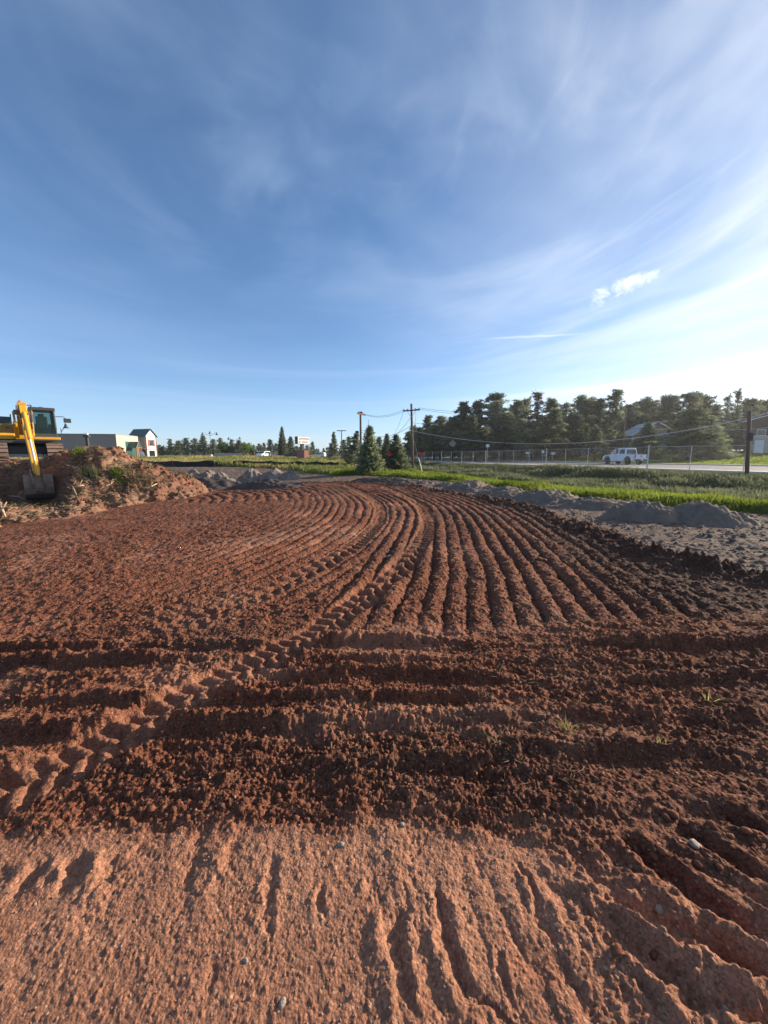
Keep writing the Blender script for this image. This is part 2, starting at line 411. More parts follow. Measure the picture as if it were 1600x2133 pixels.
def carve_grooves(x, y):
    h = np.zeros_like(x)
    for i, (pts, dp, w) in enumerate(GROOVES):
        xs_ = [p[0] for p in pts]; ys_ = [p[1] for p in pts]; m = .15
        k = (x > min(xs_)-m) & (x < max(xs_)+m) & (y > min(ys_)-m) & (y < max(ys_)+m)
        if not k.any(): continue
        xx, yy = x[k], y[k]
        d, al = poly_dist(xx, yy, pts); L = sum(math.hypot(b[0]-a[0], b[1]-a[1]) for a, b in zip(pts[:-1], pts[1:]))
        ww = w*(.55+.9*vn(xx*9, yy*9, 600+i)); d = d+.022*fbm(xx*7, yy*7, 3, 620+i)+.016*fbm(xx*28, yy*28, 2, 640+i)
        e = sm(0, .07, al)*sm(L, L-.09, al)
        h[k] += e*(-dp*np.exp(-(d/ww)**2)+.55*dp*np.exp(-((np.abs(d)-1.6*ww)/ww)**2))
    return h
def relief(x, y, want_zone=False):
    """fine relief of the worked earth, added to T(); also the earth's colour zones"""
    de, _ = poly_dist(x, y, DIRT_EDGE); de = -de+.35*fbm(x*.8, y*.8, 3, 5)      # + : outside the red dirt
    ge, _ = poly_dist(x, y, GRASS_EDGE); ge = -ge+.5*fbm(x*.6, y*.6, 3, 6)
    out = sm(-.15, .35, de); grass = sm(-.3, .3, ge)
    r = np.hypot(x, y)
    n = fbm(x*.9, y*.9, 4, 11); nb = fbm(x*2.5, y*2.5, 4, 12)
    yb = 1.40-.24*sm(.45, 1.2, x)+.07*n+.09*nb+.03*fbm(x*12, y*12, 3, 13)
    fore = sm(yb+.09+.12*sm(.4, 1, x), yb-.08-.12*sm(.4, 1, x), y)
    yt = 3.35+.12*n+.1*nb+.25*sm(.9, 2.5, x)
    fur = sm(yt-.12, yt+.22, y)
    band = (1-fore)*(1-fur)
    # --- foreground: packed sandy earth with grouser marks
    k = .16+1.1*sm(.25, 1.3, x)
    ph = (x+k*(y-1.3)+.03*n)/.19+.75*nb+.5*n+.22*fbm(x*24, y*24, 3, 31)
    fr = ph-np.floor(ph); idx = np.floor(ph).astype(np.int64)
    saw = np.where(fr < .7, sm(0, .7, fr), sm(1, .7, fr))
    pres = sm(.32, .72, .55*vn(x*2.2, y*1.4, 21)+.45*_h(idx, idx*0, 22)+.16*sm(.2, 1.1, x)-.10*sm(.3, -.1, x))
    hf = (.002+.026*pres+.014*sm(.5, 1.1, x))*(saw-.45)*(.6+.8*vn(x*3, y*3, 26))
    hf = hf+.008*n+.006*nb+.002*fbm(x*10, y*10, 3, 23)
    gm = carve_grooves(x, y) if y.min() < 2.2 else 0*x
    rg = np.clip(pres*.6+np.abs(gm)*30+.75*sm(.25, 1.1, x+.4*n), 0, 1)
    hf = hf+gm*(.62+.3*sm(.6, .9, x)+.8*nb)
    wv = (x+.16*(y-1.2)+.02*n)/.105+.5*nb+.2*fbm(x*22, y*22, 2, 32); wq = wv-np.floor(wv)
    hf = hf+.013*sm(-.15, .1, x)*sm(.85, .55, x)*sm(1.32, 1.15, y)*(np.sin(np.pi*wq)**.7-.5)*(.3+vn(np.floor(wv)*3.3, y*1.5, 33))
    hf = hf+rg*(.022*clods(x, y, .036, 24, .5)+.012*clods(x, y, .02, 28, .6)+.010*fbm(x*26, y*26, 3, 29))
    hf = hf+.0050*clods(x, y, .0115, 25, .45)+.005*clods(x, y, .024, 30, .07)+.003*fbm(x*45, y*45, 3, 27)
    # --- band of cross ridges
    hb = np.zeros_like(x); cb1 = fbm(x*9, y*9, 3, 46); cb2 = fbm(x*24, y*24, 2, 47)
    for yc, a, w, s0 in ((1.50, .018, .05, 0), (1.62, .028, .05, 7), (1.80, .05, .055, 1), (2.10, .056, .06, 2), (2.33, .042, .05, 6), (2.56, .05, .05, 3), (2.80, .055, .05, 4), (3.04, .07, .055, 5)):
        yy = yc+.035*cb1+.03*cb2+.07*fbm(x*.9+s0*9, y*0, 3, 30+s0)+.03*x*(1 if s0 < 3 else -.5)
        t = (y-yy)/w
        hb = hb+a*np.exp(-np.where(t > 0, (t*.75)**2, (t*1.6)**2))*(.35+1.0*sm(.3, .65, vn(x*.8+s0*5, y*.4, 40+s0)))
    rough = .55+.6*vn(x*1.6, y*1.6, 45)
    cl = .022*clods(x, y, .13, 50, .15)+.020*clods(x, y, .055, 51, .3)+.018*clods(x, y, .027, 52, .65)+.016*clods(x, y, .014, 53, .8)+.034*fbm(x*6, y*15, 4, 54)
    hb = hb+rough*cl*1.1+.02*nb
    # --- furrows sweeping away
    s, al = poly_dist(x, y, GUIDE)
    sw = s+.05*fbm(x*.6, y*.6, 3, 61)+.022*fbm(x*5, y*5, 3, 65)+.009*fbm(x*16, y*16, 2, 66)
    fa = sm(-1.25, -.75, s)*sm(3.9, 2.6, s)
    pa = sw/.238; qa = pa-np.floor(pa)
    ra = np.sin(np.pi*qa)**.5
    dB, aB = poly_dist(x, y, TRK[1])
    pb = (dB+.05*fbm(x*.7, y*.7, 3, 62)+.012*fbm(x*6, y*6, 3, 67))/.24; qb = pb-np.floor(pb)
    rb = np.sin(np.pi*qb)**.6
    fb = (1-sm(-1.25, -.75, s))*sm(3.3, 4.6, y)*sm(22, 16, y)*sm(-4.2, -.6, dB)
    amp_a = .078*(.5+.9*vn(np.floor(pa)*3.1, al*.7, 63))*(.75+.5*vn(x*2.5, y*2.5, 68))*(1-.45*sm(1.9, 3.0, s))
    hc = fa*amp_a*(ra-.55)+fb*.056*(.35+.9*vn(np.floor(pb)*2.7, aB*.4, 64))*(rb-.55)
    fc_ = sm(-8.6, -7.4, x)*sm(-2.2, -3.4, x)*sm(13.2, 14.6, y)*sm(20.5, 18.8, y)
    pc = np.hypot(x+13.5, y-12.5)/.42+.5*nb; qc = pc-np.floor(pc)
    hc = hc*(1-.6*fc_)+fc_*.085*(np.sin(np.pi*qc)**.6-.5)
    cr = (.62+.42*sm(1.3, 2.6, s))*fa+(1-fa)*(.75-.25*fb)
    det = sm(30, 8, r)
    hc = hc+cr*(.022*clods(x, y, .11, 70, .2)+.030*clods(x, y, .05, 71, .6)+.018*clods(x, y, .03, 72, .7)*sm(9, 4, r))+.02*nb+.03*n*sm(4, 9, y)
    hc = hc+.035*fbm(x*11, y*11, 4, 73)*cr
    h = fore*hf+band*(hb*(1-.55*sm(.75, 1.15, x)*sm(2.0, 1.5, y))+1.25*gm*sm(.6, 1.0, x))+fur*hc
    # --- low spoil ridge at the dirt's right edge
    t = (de+.25)/.38
    h = h+np.exp(-t*t)*(.10+.07*n)*sm(3.6, 5.2, y)*sm(26, 18, y)*(.7+1.1*clods(x, y, .12, 74, .6)+.7*clods(x, y, .05, 75, .6))
    # --- outside: gravel
    hg = .035*n+.03*nb+.035*clods(x, y, .12, 80, .35)+.02*clods(x, y, .05, 81, .5)+.02*fbm(x*5, y*5, 3, 82)+.04*fbm(x*1.1+y*.6, y*3.2, 4, 83)
    h = h*(1-out)+hg*out*(1-grass)+grass*.05*n
    # --- track prints
    trk = np.zeros_like(x)
    for i, pts in enumerate(TRK):
        d, a = poly_dist(x, y, pts)
        d = d+.025*nb
        w = .165
        inside = sm(w+.03, w-.03, np.abs(d))*sm(24, 17, y)*((.88+.12*nb) if i == 0 else (.25+.65*sm(4, 6, y)))
        bar = np.cos(2*np.pi*(a/(.115+.05*sm(3, 7, y))+np.where(d > 0, .25, -.2)+.45*np.abs(d)/w+.1*nb))
        pr = -.034+(.020+.026*sm(2.6, 5, y))*(.6+.7*vn(x*3, y*3, 94))*np.sign(bar)*np.abs(bar)**.6+.010*fbm(x*20, y*20, 3, 93)
        rim = np.exp(-((np.abs(d)-w-.05)/.05)**2)*.008
        h = h*(1-inside*.78)+inside*(pr+.012*n)+rim*(1-inside)*sm(24, 17, y)
        trk = np.maximum(trk, inside)
    h = h*sm(120, 45, r)
    if not want_zone: return h
    sand = np.maximum(fore*(.75+.35*nb), trk*.42)
    du = (x+1.3)*.62+(y-7.8)*.78; dv = -(x+1.3)*.78+(y-7.8)*.62
    sand = np.maximum(sand, .85*sm(-.25, .3, fbm(du*.8, dv*3., 4, 101))*np.exp(-((du/2.4)**2+(dv/.95)**2)))  # dry pale streak; its sunlit brightness is put into the colour
    sand = np.maximum(sand, .55*band*sm(.15, .6, fbm(x*.8, y*2.4, 4, 102)))
    sand = np.maximum(sand, .6*fur*sm(.3, .75, fbm(x*.5, y*.5, 4, 106))*sm(3., 0., s))
    moist_dark = np.clip(.85*sm(1.5, 3.2, s+.5*n)*fur+.38*sm(-.1, .5, fbm(x*.7, y*1.6, 4, 103)+.25*sm(-1, 2, x))*band+.5*sm(.1, .6, fbm(x*.5, y*.5, 4, 104))*fur*sm(-6, -1, x)+.35*fur*fa*(1-ra)+.85*np.exp(-t*t)*sm(3, 5, y), 0, .92)  # moist dark soil zones, plus a darker tone down the furrow grooves
    moist_dark = moist_dark*(1-.9*fore)*(1-trk*.7)
    grey = out*(1-.35*sm(.0, .6, fbm(x*.9, y*.9, 4, 105)))
    return h, np.stack([np.clip(sand, 0, 1), np.clip(moist_dark*(1-out), 0, 1), np.clip(grey, 0, 1), grass], 1)

def build_ground():
    rad = [.55]
    while rad[-1] < 9: rad.append(rad[-1]*(1+1/265))
    while rad[-1] < 34: rad.append(rad[-1]*(1+1/170))
    while rad[-1] < 160: rad.append(rad[-1]*(1+1/55))
    while rad[-1] < 1400: rad.append(rad[-1]*1.12)
    rad = np.array(rad)
    th = list(np.arange(-R(62), R(62), 1/405.))
    a = th[-1]
    while a < 2*math.pi-R(62)-.05: a += .06; th.append(a)
    th = np.array(th); nt = len(th); nr = len(rad)
    rr, tt = np.meshgrid(rad, th, indexing='ij')
    jit = (vn(tt*900, rr*0+np.arange(nr)[:, None]*1.37, 3)-.5)*.35
    rr = rr*(1+jit/300)
    x = (rr*np.sin(tt)).ravel(); y = (rr*np.cos(tt)).ravel()
    h, zone, z0 = chunked(lambda a, b: relief(a, b, True)+(T(a, b),), x, y)
    z = z0+h
    V = np.stack([x, y, z], 1)
    i = np.arange(nr-1)[:, None]*nt; j = np.arange(nt)[None, :]; j2 = (j+1) % nt
    F = np.stack([i+j, i+nt+j, i+nt+j2, i+j2], -1).reshape(-1, 4)
    # close the small hole under the camera
    c = len(V); V = np.vstack([V, [[0, 0, 0]]]); zone = np.vstack([zone, zone[:1]])
    jj = np.arange(0, nt-1, 2)
    F = np.vstack([F, np.stack([np.full_like(jj, c), jj, jj+1, (jj+2) % nt], 1)])
    return np_mesh('ground', V, F, M['ground'], smooth=True, attrs={'zone': zone})
ground = tag(build_ground(), kind='structure')

def surf(x, y):
    x = np.asarray(x, float); y = np.asarray(y, float)
    return chunked(lambda a, b: T(a, b)+relief(a, b), x, y)

# ------------------------------------------------------------ road, sidewalks
def strip(name, d0, d1, dz, m, dash=None, thick=0):
    V = []; F = []; pts = []
    P = [Vector(p) for p in FENCE]
    L = 0; run = []
    for i, p in enumerate(P):
        tg = (P[min(i+1, len(P)-1)]-P[max(i-1, 0)]).normalized(); nrm = Vector((-tg.y, tg.x))   # left of path = road side
        run.append((p, nrm))
    # resample
    out = []
    for (p, n0), (q, n1) in zip(run[:-1], run[1:]):
        l = (q-p).length; k = max(1, int(l/1.5))
        for a in range(k): out.append((p.lerp(q, a/k), n0.lerp(n1, a/k)))
    for i, (p, n) in enumerate(out):
        a = p+n*d0; b = p+n*d1
        for q in (a, b): V.append((q.x, q.y, float(road_level(np.array(q.y)))+dz))
        if thick:
            for q in (a, b): V.append((q.x, q.y, float(road_level(np.array(q.y)))-.1))
    s = 4 if thick else 2
    for i in range(len(out)-1):
        if dash and (i//dash) % 3 != 0: continue
        o = i*s; F.append((o, o+1, o+s+1, o+s))
        if thick: F.append((o, o+s, o+s+2, o+2)); F.append((o+1, o+3, o+s+3, o+s+1))
    return tag(np_mesh(name, V, F, m), kind='structure')
strip('sidewalk', .5, 2.3, .10, M['conc'], thick=1)
strip('gutter', 2.3, 3.1, .03, M['conc'])
strip('road', 3.1, 21.0, .03, M['asphalt'])
strip('edge_line_marking', 5.6, 5.75, .036, M['white_line'])
strip('lane_marking', 8.9, 9.05, .036, M['white_line'], dash=2)
strip('centre_line_marking', 12.1, 12.25, .036, M['yellow_line'])
strip('edge_line_marking', 18.6, 18.75, .036, M['white_line'])
strip('kerb', 21.0, 21.35, .16, M['conc'], thick=1)
strip('sidewalk', 21.35, 23.4, .15, M['conc'], thick=1)
def drive(name, pts, w, m):
    V = []; F = []
    P = [Vector(p) for p in smooth_path(pts, 6)]
    for i, p in enumerate(P):
        tg = (P[min(i+1, len(P)-1)]-P[max(i-1, 0)]).normalized(); n = Vector((-tg.y, tg.x))*w/2
        for q in (p+n, p-n): V.append((q.x, q.y, Tz(q.x, q.y)+.05))
    for i in range(len(P)-1): F.append((2*i, 2*i+1, 2*i+3, 2*i+2))
    return tag(np_mesh(name, V, F, m), kind='structure')

# ------------------------------------------------------------ heaps of gravel
def heap(px, py, Y, wpx, label, name='gravel_heap', depth=None, m='gravel', yaw=0, group=None, dark=False, asym=.0):
    p = at(px, py, Y); w = wpx*Y/800*.5; d = depth or w*.9
    z0 = Tz(p.x, p.y); h = max(p.z-z0, .12)
    n = 72; g = np.linspace(-1.15, 1.15, n); gx, gy = np.meshgrid(g, g, indexing='ij')
    wx = gx+.16*fbm(gx*1.3+px, gy*1.3+py, 3, 200); wy = gy+.16*fbm(gx*1.3+py, gy*1.3+px, 3, 201)
    rr = np.hypot(wx-asym*(1-np.abs(wx)), wy)
    prof = np.clip(1-rr, -.2, 1) if Y < 18 else np.clip(1-np.abs(rr)**1.5, -.2, 1)
    prof = np.where(prof > 0, prof**.92/(1), prof)
    prof = np.where(prof > 0, prof*((1.22-.30*prof) if Y < 18 else 1.), prof)
    if Y > 18: prof = np.where(prof > 0, prof*(1+.45*fbm(gx*1.4+px, gy*1.4-py, 3, 207)), prof)
    prof = np.where(prof > 0, prof*(1+.28*fbm(gx*1.7+px*.37, gy*1.7, 3, 205)), prof)
    prof = np.where(prof > 0, prof/prof.max(), prof)
    ca, sa = math.cos(yaw), math.sin(yaw)
    lx = gx*w; ly = gy*d
    X = lx*ca-ly*sa; Yv = lx*sa+ly*ca
    wxn = X+p.x; wyn = Yv+p.y
    rough = np.clip(prof*4, 0, 1)
    H = h*((1.02 if Y < 10 else 1.28) if Y < 18 else .78)*prof+rough*(.12*h*fbm(wxn*2.2, wyn*2.2, 4, 210)+.07*fbm(wxn*7, wyn*7, 4, 211)+.065*clods(wxn, wyn, .10, 212, .5)+.035*clods(wxn, wyn, .05, 213, .6)+.02*fbm(wxn*22, wyn*22, 2, 215))
    # rills and slumps down the flanks
    ang = np.arctan2(wy, wx); H = H-rough*np.clip(rr, 0, .8)*h*.10*np.abs(np.sin(ang*5+px+2*fbm(wxn, wyn, 2, 214)))
    Z = T(wxn.ravel(), wyn.ravel()).reshape(H.shape)-z0+H-.02
    V = np.stack([X, Yv, Z], -1).reshape(-1, 3)
    i = np.arange(n-1)[:, None]*n; j = np.arange(n-1)[None, :]
    F = np.stack([i+j, i+n+j, i+n+j+1, i+j+1], -1).reshape(-1, 4)
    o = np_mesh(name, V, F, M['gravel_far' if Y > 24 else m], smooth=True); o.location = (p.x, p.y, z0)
    return tag(o, label, 'gravel heap' if name == 'gravel_heap' else 'berm', group)
G1 = 'grey gravel heaps along the grass strip'
heap(1462, 1044, 9.1, 200, 'largest grey gravel heap, nearest one, at the right edge below the fence post', group=G1)
heap(1346, 1043, 9.4, 160, 'steep grey gravel heap just left of the largest right hand heap', group=G1)
heap(1245, 1041, 11.4, 250, 'long flat topped grey heap behind and left of the steep right heap', group=G1, depth=.7)
heap(1140, 1024, 12.6, 170, 'pointed grey gravel heap, third from the right along the grass', group=G1)
heap(1052, 1017, 14.2, 140, 'rounded pale grey heap left of the pointed heap', group=G1)
heap(1021, 1012, 16.0, 70, 'small dark heap tucked behind the rounded pale grey heap', group=G1)
heap(976, 1005, 16.4, 125, 'broad peaked grey heap midway along the grass edge', group=G1)
heap(931, 1001, 18.6, 62, 'dark small peaked heap left of the broad peaked heap', group=G1)
heap(884, 998, 20.3, 42, 'tiny grey heap right of the tall utility pole foot', group=G1)
heap(860, 996, 20.8, 46, 'tiny grey heap directly below the tall utility pole', group=G1)
heap(800, 991, 20.6, 170, 'long low dark berm below the two green spruces', 'gravel_berm', 1.0, 'gravel_dark', R(-28), group=G1)
G2 = 'grey gravel heaps at the far end of the lot'
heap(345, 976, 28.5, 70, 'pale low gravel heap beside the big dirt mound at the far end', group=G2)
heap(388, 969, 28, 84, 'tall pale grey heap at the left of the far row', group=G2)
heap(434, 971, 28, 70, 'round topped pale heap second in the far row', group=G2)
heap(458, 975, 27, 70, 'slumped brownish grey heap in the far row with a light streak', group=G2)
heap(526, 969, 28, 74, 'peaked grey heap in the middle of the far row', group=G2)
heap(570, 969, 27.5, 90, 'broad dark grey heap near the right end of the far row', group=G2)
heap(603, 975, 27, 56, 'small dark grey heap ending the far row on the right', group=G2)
heap(425, 988, 21.5, 250, 'long dark soil berm in front of the far gravel heaps', 'soil_berm', 1.5, 'gravel_dark', R(-6), group='dark soil berms')
heap(560, 993, 20.3, 210, 'dark soil berm trailing down to the right beside the long berm', 'soil_berm', 1.1, 'gravel_dark', R(-20), group='dark soil berms')

# ------------------------------------------------------------ big dirt mound on the left
def seg_d(x, y, ax, ay, bx, by):
    dx, dy = bx-ax, by-ay; t = np.clip(((x-ax)*dx+(y-ay)*dy)/(dx*dx+dy*dy), 0, 1)
    return np.hypot(x-ax-t*dx, y-ay-t*dy)
def mound_h(x, y, fine=True):
    w1 = .5*fbm(x*.5, y*.5, 3, 300); w2 = .5*fbm(x*.5, y*.5, 3, 301)
    X = x+w1; Y = y+w2
    h1 = 1.80-.58*np.maximum(0, seg_d(X, Y, -12.7, 17.9, -16.2, 20.2)-.55)
    h2 = 1.22-.42*np.maximum(0, np.hypot(x+19.3, y-21)-3.1)
    h3 = -.02-.5*np.maximum(0, seg_d(X, Y, -13.2, 14.6, -12.2, 12.6)-1.5)
    h4 = .35-.5*np.maximum(0, seg_d(X, Y, -18, 14.5, -14.8, 12.0)-.9)
    h5 = .75-.5*np.maximum(0, seg_d(X, Y, -22.5, 18.5, -19.5, 15.8)-.8)
    k = 7.
    h = np.log(sum(np.exp(k*a) for a in (h1, h2, h3, h4, h5)))/k
    az = x/np.maximum(y, 1)
    pit = sm(-1.04, -.985, az)*sm(-.80, -.86, az)*sm(16.6, 15.6, y)
    cap = 1.53-.140*y
    plat = sm(3.4, 2.4, np.hypot(x+19.3, y-21))
    r = .34*fbm(x*.9, y*.9, 4, 310)+.14*fbm(x*2.6, y*2.6, 4, 311)
    if fine:
        r = r+.05*clods(x, y, .24, 313, .25)+.08*clods(x, y, .10, 314, .45)+.20*fbm(x*2.2, y*2.2, 4, 315)-.30*np.abs(fbm(x*3.2, y*3.2, 4, 317))+.13*fbm(x*9, y*9, 4, 316)
    h = h+r*(1-.75*plat)
    h = h*(1-pit)+np.minimum(h, cap+.12*r)*pit
    return np.where(plat > 0, h*(1-plat*.6)+np.minimum(h, 1.22)*plat*.6, h)
def mound_z(x, y):
    x = np.asarray(x, float); y = np.asarray(y, float)
    return np.maximum(mound_h(x, y), T(x, y)-.15)
def build_mound():
    xs = np.concatenate([np.arange(-40, -24, .16), np.arange(-24, -8.2, .055)]); ys = np.concatenate([np.arange(7.5, 23.5, .055), np.arange(23.5, 33, .15)])
    gx, gy = np.meshgrid(xs, ys, indexing='ij')
    h, t = chunked(lambda a, b: (mound_h(a, b), T(a, b)), gx.ravel(), gy.ravel())
    z = np.maximum(h, t-.12)
    V = np.stack([gx.ravel(), gy.ravel(), z], 1); n = len(ys)
    i = np.arange(len(xs)-1)[:, None]*n; j = np.arange(n-1)[None, :]
    F = np.stack([i+j, i+n+j, i+n+j+1, i+j+1], -1).reshape(-1, 4)
    keep = ((h-t) > -.06)[F].any(1)
    F = F[keep]
    used = np.unique(F); mp = np.zeros(len(V), dtype=np.int32); mp[used] = np.arange(len(used))
    return np_mesh('dirt_mound', V[used], mp[F], M['mound'], smooth=True)
tag(build_mound(), 'big reddish brown dirt mound with roots and torn grass carrying the yellow excavator', 'dirt mound')

# ------------------------------------------------------------ blades, twigs, clods (uncountable stuff)
RNG = np.random.default_rng(5)
def blades(name, P, H, W, lean, m, tint, parent=None, bend=.5):
    n = len(P); az = RNG.uniform(0, 2*np.pi, n)
    fx, fy = np.cos(az), np.sin(az)
    ln = lean*RNG.uniform(.2, 1, n)*H; a2 = RNG.uniform(0, 2*np.pi, n)
    lx, ly = np.cos(a2)*ln, np.sin(a2)*ln
    b0 = P+np.stack([fx*W/2, fy*W/2, -.02*np.ones(n)], 1); b1 = P-np.stack([fx*W/2, fy*W/2, .02*np.ones(n)], 1)
    mid = P+np.stack([lx*.35, ly*.35, H*.6], 1)
    m0 = mid+np.stack([fx*W*.4, fy*W*.4, 0*H], 1); m1 = mid-np.stack([fx*W*.4, fy*W*.4, 0*H], 1)
    tip = P+np.stack([lx, ly, H], 1)
    V = np.stack([b0, b1, m1, m0, tip], 1).reshape(-1, 3)
    o = np.arange(n)[:, None]*5
    F = np.vstack([o+[0, 1, 2], o+[0, 2, 3], o+[3, 2, 4]])
    return np_mesh(name, V, F, m, parent, attrs={'tint': np.repeat(tint, 5)})
def scatter(n, th0, th1, r0, r1, pw=.5):
    th = RNG.uniform(R(th0), R(th1), n); r = (r0**pw+RNG.uniform(0, 1, n)*(r1**pw-r0**pw))**(1/pw)
    return r*np.sin(th), r*np.cos(th)
def zones_of(x, y):
    ge, _ = poly_dist(x, y, GRASS_EDGE); sd, _ = poly_dist(x, y, FENCE)
    return -ge+.5*fbm(x*.6, y*.6, 3, 6), sd       # sd here: + on the site side
# bright grass strip
x, y = scatter(330000, -8, 58, 9, 62, .6); ge, d = zones_of(x, y)
nz = fbm(x*.35, y*.35, 3, 400)
k = (ge > .05) & (d > 10.4+2.0*nz+sm(30, 60, y)*1.5) & (d < 60)
x, y, nz, ge, d = x[k], y[k], nz[k], ge[k], d[k]
r = np.hypot(x, y)
H = (.15+.14*RNG.uniform(0, 1, len(x))+.22*np.clip(fbm(x*.9, y*.9, 3, 401)+.2, 0, 1))*sm(0, .8, ge+.25)
tag(blades('meadow_grass', np.stack([x, y, T(x, y)], 1), H, .012+.0016*r, .5, M['grass'], np.clip(.45+.6*fbm(x*.5, y*.5, 3, 402)+.25*RNG.uniform(-1, 1, len(x)), 0, 1)), kind='stuff')
# tall weeds on the bank
x, y = scatter(300000, 2, 58, 13, 75, .6); ge, d = zones_of(x, y)
nz = fbm(x*.35, y*.35, 3, 400)
k = (ge > 1) & (d < 11.2+2.0*nz+sm(30, 60, y)*1.5) & (d > .4)
x, y, d = x[k], y[k], d[k]; r = np.hypot(x, y); cl = fbm(x*.55, y*.55, 3, 410)
H = (.2+.32*RNG.uniform(0, 1, len(x))+.55*np.clip(cl+.05, 0, 1))*(.12+.88*sm(.6, 4.0, d))
tag(blades('bank_weeds', np.stack([x, y, T(x, y)], 1), H, .03+.0022*r, .55, M['weed'], np.clip(.4+.8*cl+.35*RNG.uniform(-1, 1, len(x)), 0, 1)), kind='stuff')
# olive and straw coloured grass of the plain on the left
x, y = scatter(130000, -52, 4, 33, 112, .7); ge, d = zones_of(x, y)
k = (ge > .5) & (d > 9) & ~((x < -8) & (y < 33)) ; x, y, d = x[k], y[k], d[k]; r = np.hypot(x, y); cl = fbm(x*.16, y*.16, 4, 420)
H = .2+.3*RNG.uniform(0, 1, len(x))+.9*np.clip(fbm(x*.5, y*.5, 3, 421), 0, 1)*RNG.uniform(.4, 1, len(x))
tag(blades('dry_meadow_grass', np.stack([x, y, T(x, y)], 1), H, .03+.0018*r, .6, M['dry'], np.clip(.35+1.8*cl+.35*RNG.uniform(-1, 1, len(x)), 0, 1)), kind='stuff')
# lawn beyond the road
x, y = scatter(60000, 5, 56, 38, 110, .8); sd, _ = poly_dist(x, y, FENCE)
k = (sd < -24) ; x, y = x[k], y[k]; r = np.hypot(x, y)
tag(blades('lawn_grass', np.stack([x, y, T(x, y)], 1), .12+.14*RNG.uniform(0, 1, len(x)), .05+.002*r, .6, M['grass'], np.clip(.4+.5*fbm(x*.2, y*.2, 3, 430)+.2*RNG.uniform(-1, 1, len(x)), 0, 1)), kind='stuff')
def lumps(name, x, y, z, S, m, tint=None, sub=1, flat=.75):
    import bmesh
    bm = bmesh.new(); bmesh.ops.create_icosphere(bm, subdivisions=sub, radius=1)
    bv = np.array([v.co for v in bm.verts]); bf = np.array([[v.index for v in f.verts] for f in bm.faces]); bm.free()
    n = len(x); k = len(bv)
    V = np.repeat(bv[None], n, 0)*RNG.uniform(.65, 1.3, (n, k, 1))*RNG.uniform(.65, 1.3, (n, 1, 3))
    a = RNG.uniform(0, 2*np.pi, n); c, s = np.cos(a)[:, None], np.sin(a)[:, None]
    vx = V[:, :, 0]*c-V[:, :, 1]*s; vy = V[:, :, 0]*s+V[:, :, 1]*c
    V = np.stack([vx, vy, V[:, :, 2]*flat], -1)*S[:, None, None]
    V += np.stack([x, y, z+S*.3], 1)[:, None, :]
    F = (bf[None]+np.arange(n)[:, None, None]*k).reshape(-1, 3)
    return np_mesh(name, V.reshape(-1, 3), F, m, smooth=False)
# roots, straw and torn sod on the mound
n = 95000
x = RNG.uniform(-26, -9, n); y = RNG.uniform(10, 23, n)
pt = fbm(x*.55, y*.55, 4, 440)
k = (mound_h(x, y, False) > T(x, y)+.05) & (pt+.3*RNG.uniform(-1, 1, n) > -.02) & (np.hypot(x+19.3, y-21) > 3.2)
x, y = x[k], y[k]; z = mound_z(x, y)
def twigs(name, x, y, z, L, w, m, tint):
    n = len(x); az = RNG.uniform(0, 2*np.pi, n); tl = RNG.uniform(-.35, .55, n)
    d = np.stack([np.cos(az)*np.cos(tl), np.sin(az)*np.cos(tl), np.sin(tl)], 1)
    sde = np.stack([-np.sin(az), np.cos(az), 0*az], 1); up = np.stack([0*az, 0*az, 1+0*az], 1)
    P = np.stack([x, y, z], 1)-d*(L*.3)[:, None]
    bend = RNG.uniform(-.25, .25, n)*L
    A = P; B = P+d*(L*.5)[:, None]+sde*bend[:, None]; C = P+d*L[:, None]
    V = np.stack([A-sde*(w/2)[:, None], A+sde*(w/2)[:, None], A+up*w[:, None],
                  B-sde*(w/2)[:, None], B+sde*(w/2)[:, None], B+up*w[:, None],
                  C-sde*(w/4)[:, None], C+sde*(w/4)[:, None], C+up*(w/2)[:, None]], 1).reshape(-1, 3)
    o = np.arange(n)[:, None]*9
    fs = []
    for s0 in (0, 3):
        for a, b in ((0, 1), (1, 2), (2, 0)): fs.append(o+[s0+a, s0+b, s0+3+b, s0+3+a])
    return np_mesh(name, V, np.vstack(fs), m, attrs={'tint': np.repeat(tint, 9)})
tag(twigs('root_debris', x, y, z+.01, .08+.55*RNG.uniform(0, 1, len(x))**5, .007+.018*RNG.uniform(0, 1, len(x))**3, M['straw'], RNG.uniform(0, 1, len(x))**1.5), kind='stuff')
mx = RNG.uniform(-25, -8.6, 16000); my = RNG.uniform(9, 23, 16000)
mh = mound_h(mx, my); k = (mh > T(mx, my)-.02) & (np.hypot(mx+19.3, my-21) > 3.3); mx, my, mh = mx[k], my[k], mh[k]
tag(lumps('mound_clods', mx, my, mh-.01, .012+.075*RNG.uniform(0, 1, len(mx))**4, M['mound']), kind='stuff')
# torn sod on the mound
x = RNG.uniform(-25, -9.5, 90000); y = RNG.uniform(11, 22, 90000)
pt = fbm(x*.8+9, y*.8, 4, 450)
k = (pt > .32) & (mound_h(x, y, False) > T(x, y)+.15) & (np.hypot(x+19.3, y-21) > 3.4); x, y = x[k], y[k]
tag(blades('torn_sod', np.stack([x, y, mound_z(x, y)], 1), .08+.16*RNG.uniform(0, 1, len(x)), .016+.016*RNG.uniform(0, 1, len(x)), 2.2, M['sod'], RNG.uniform(0, 1, len(x))**1.5), kind='stuff')

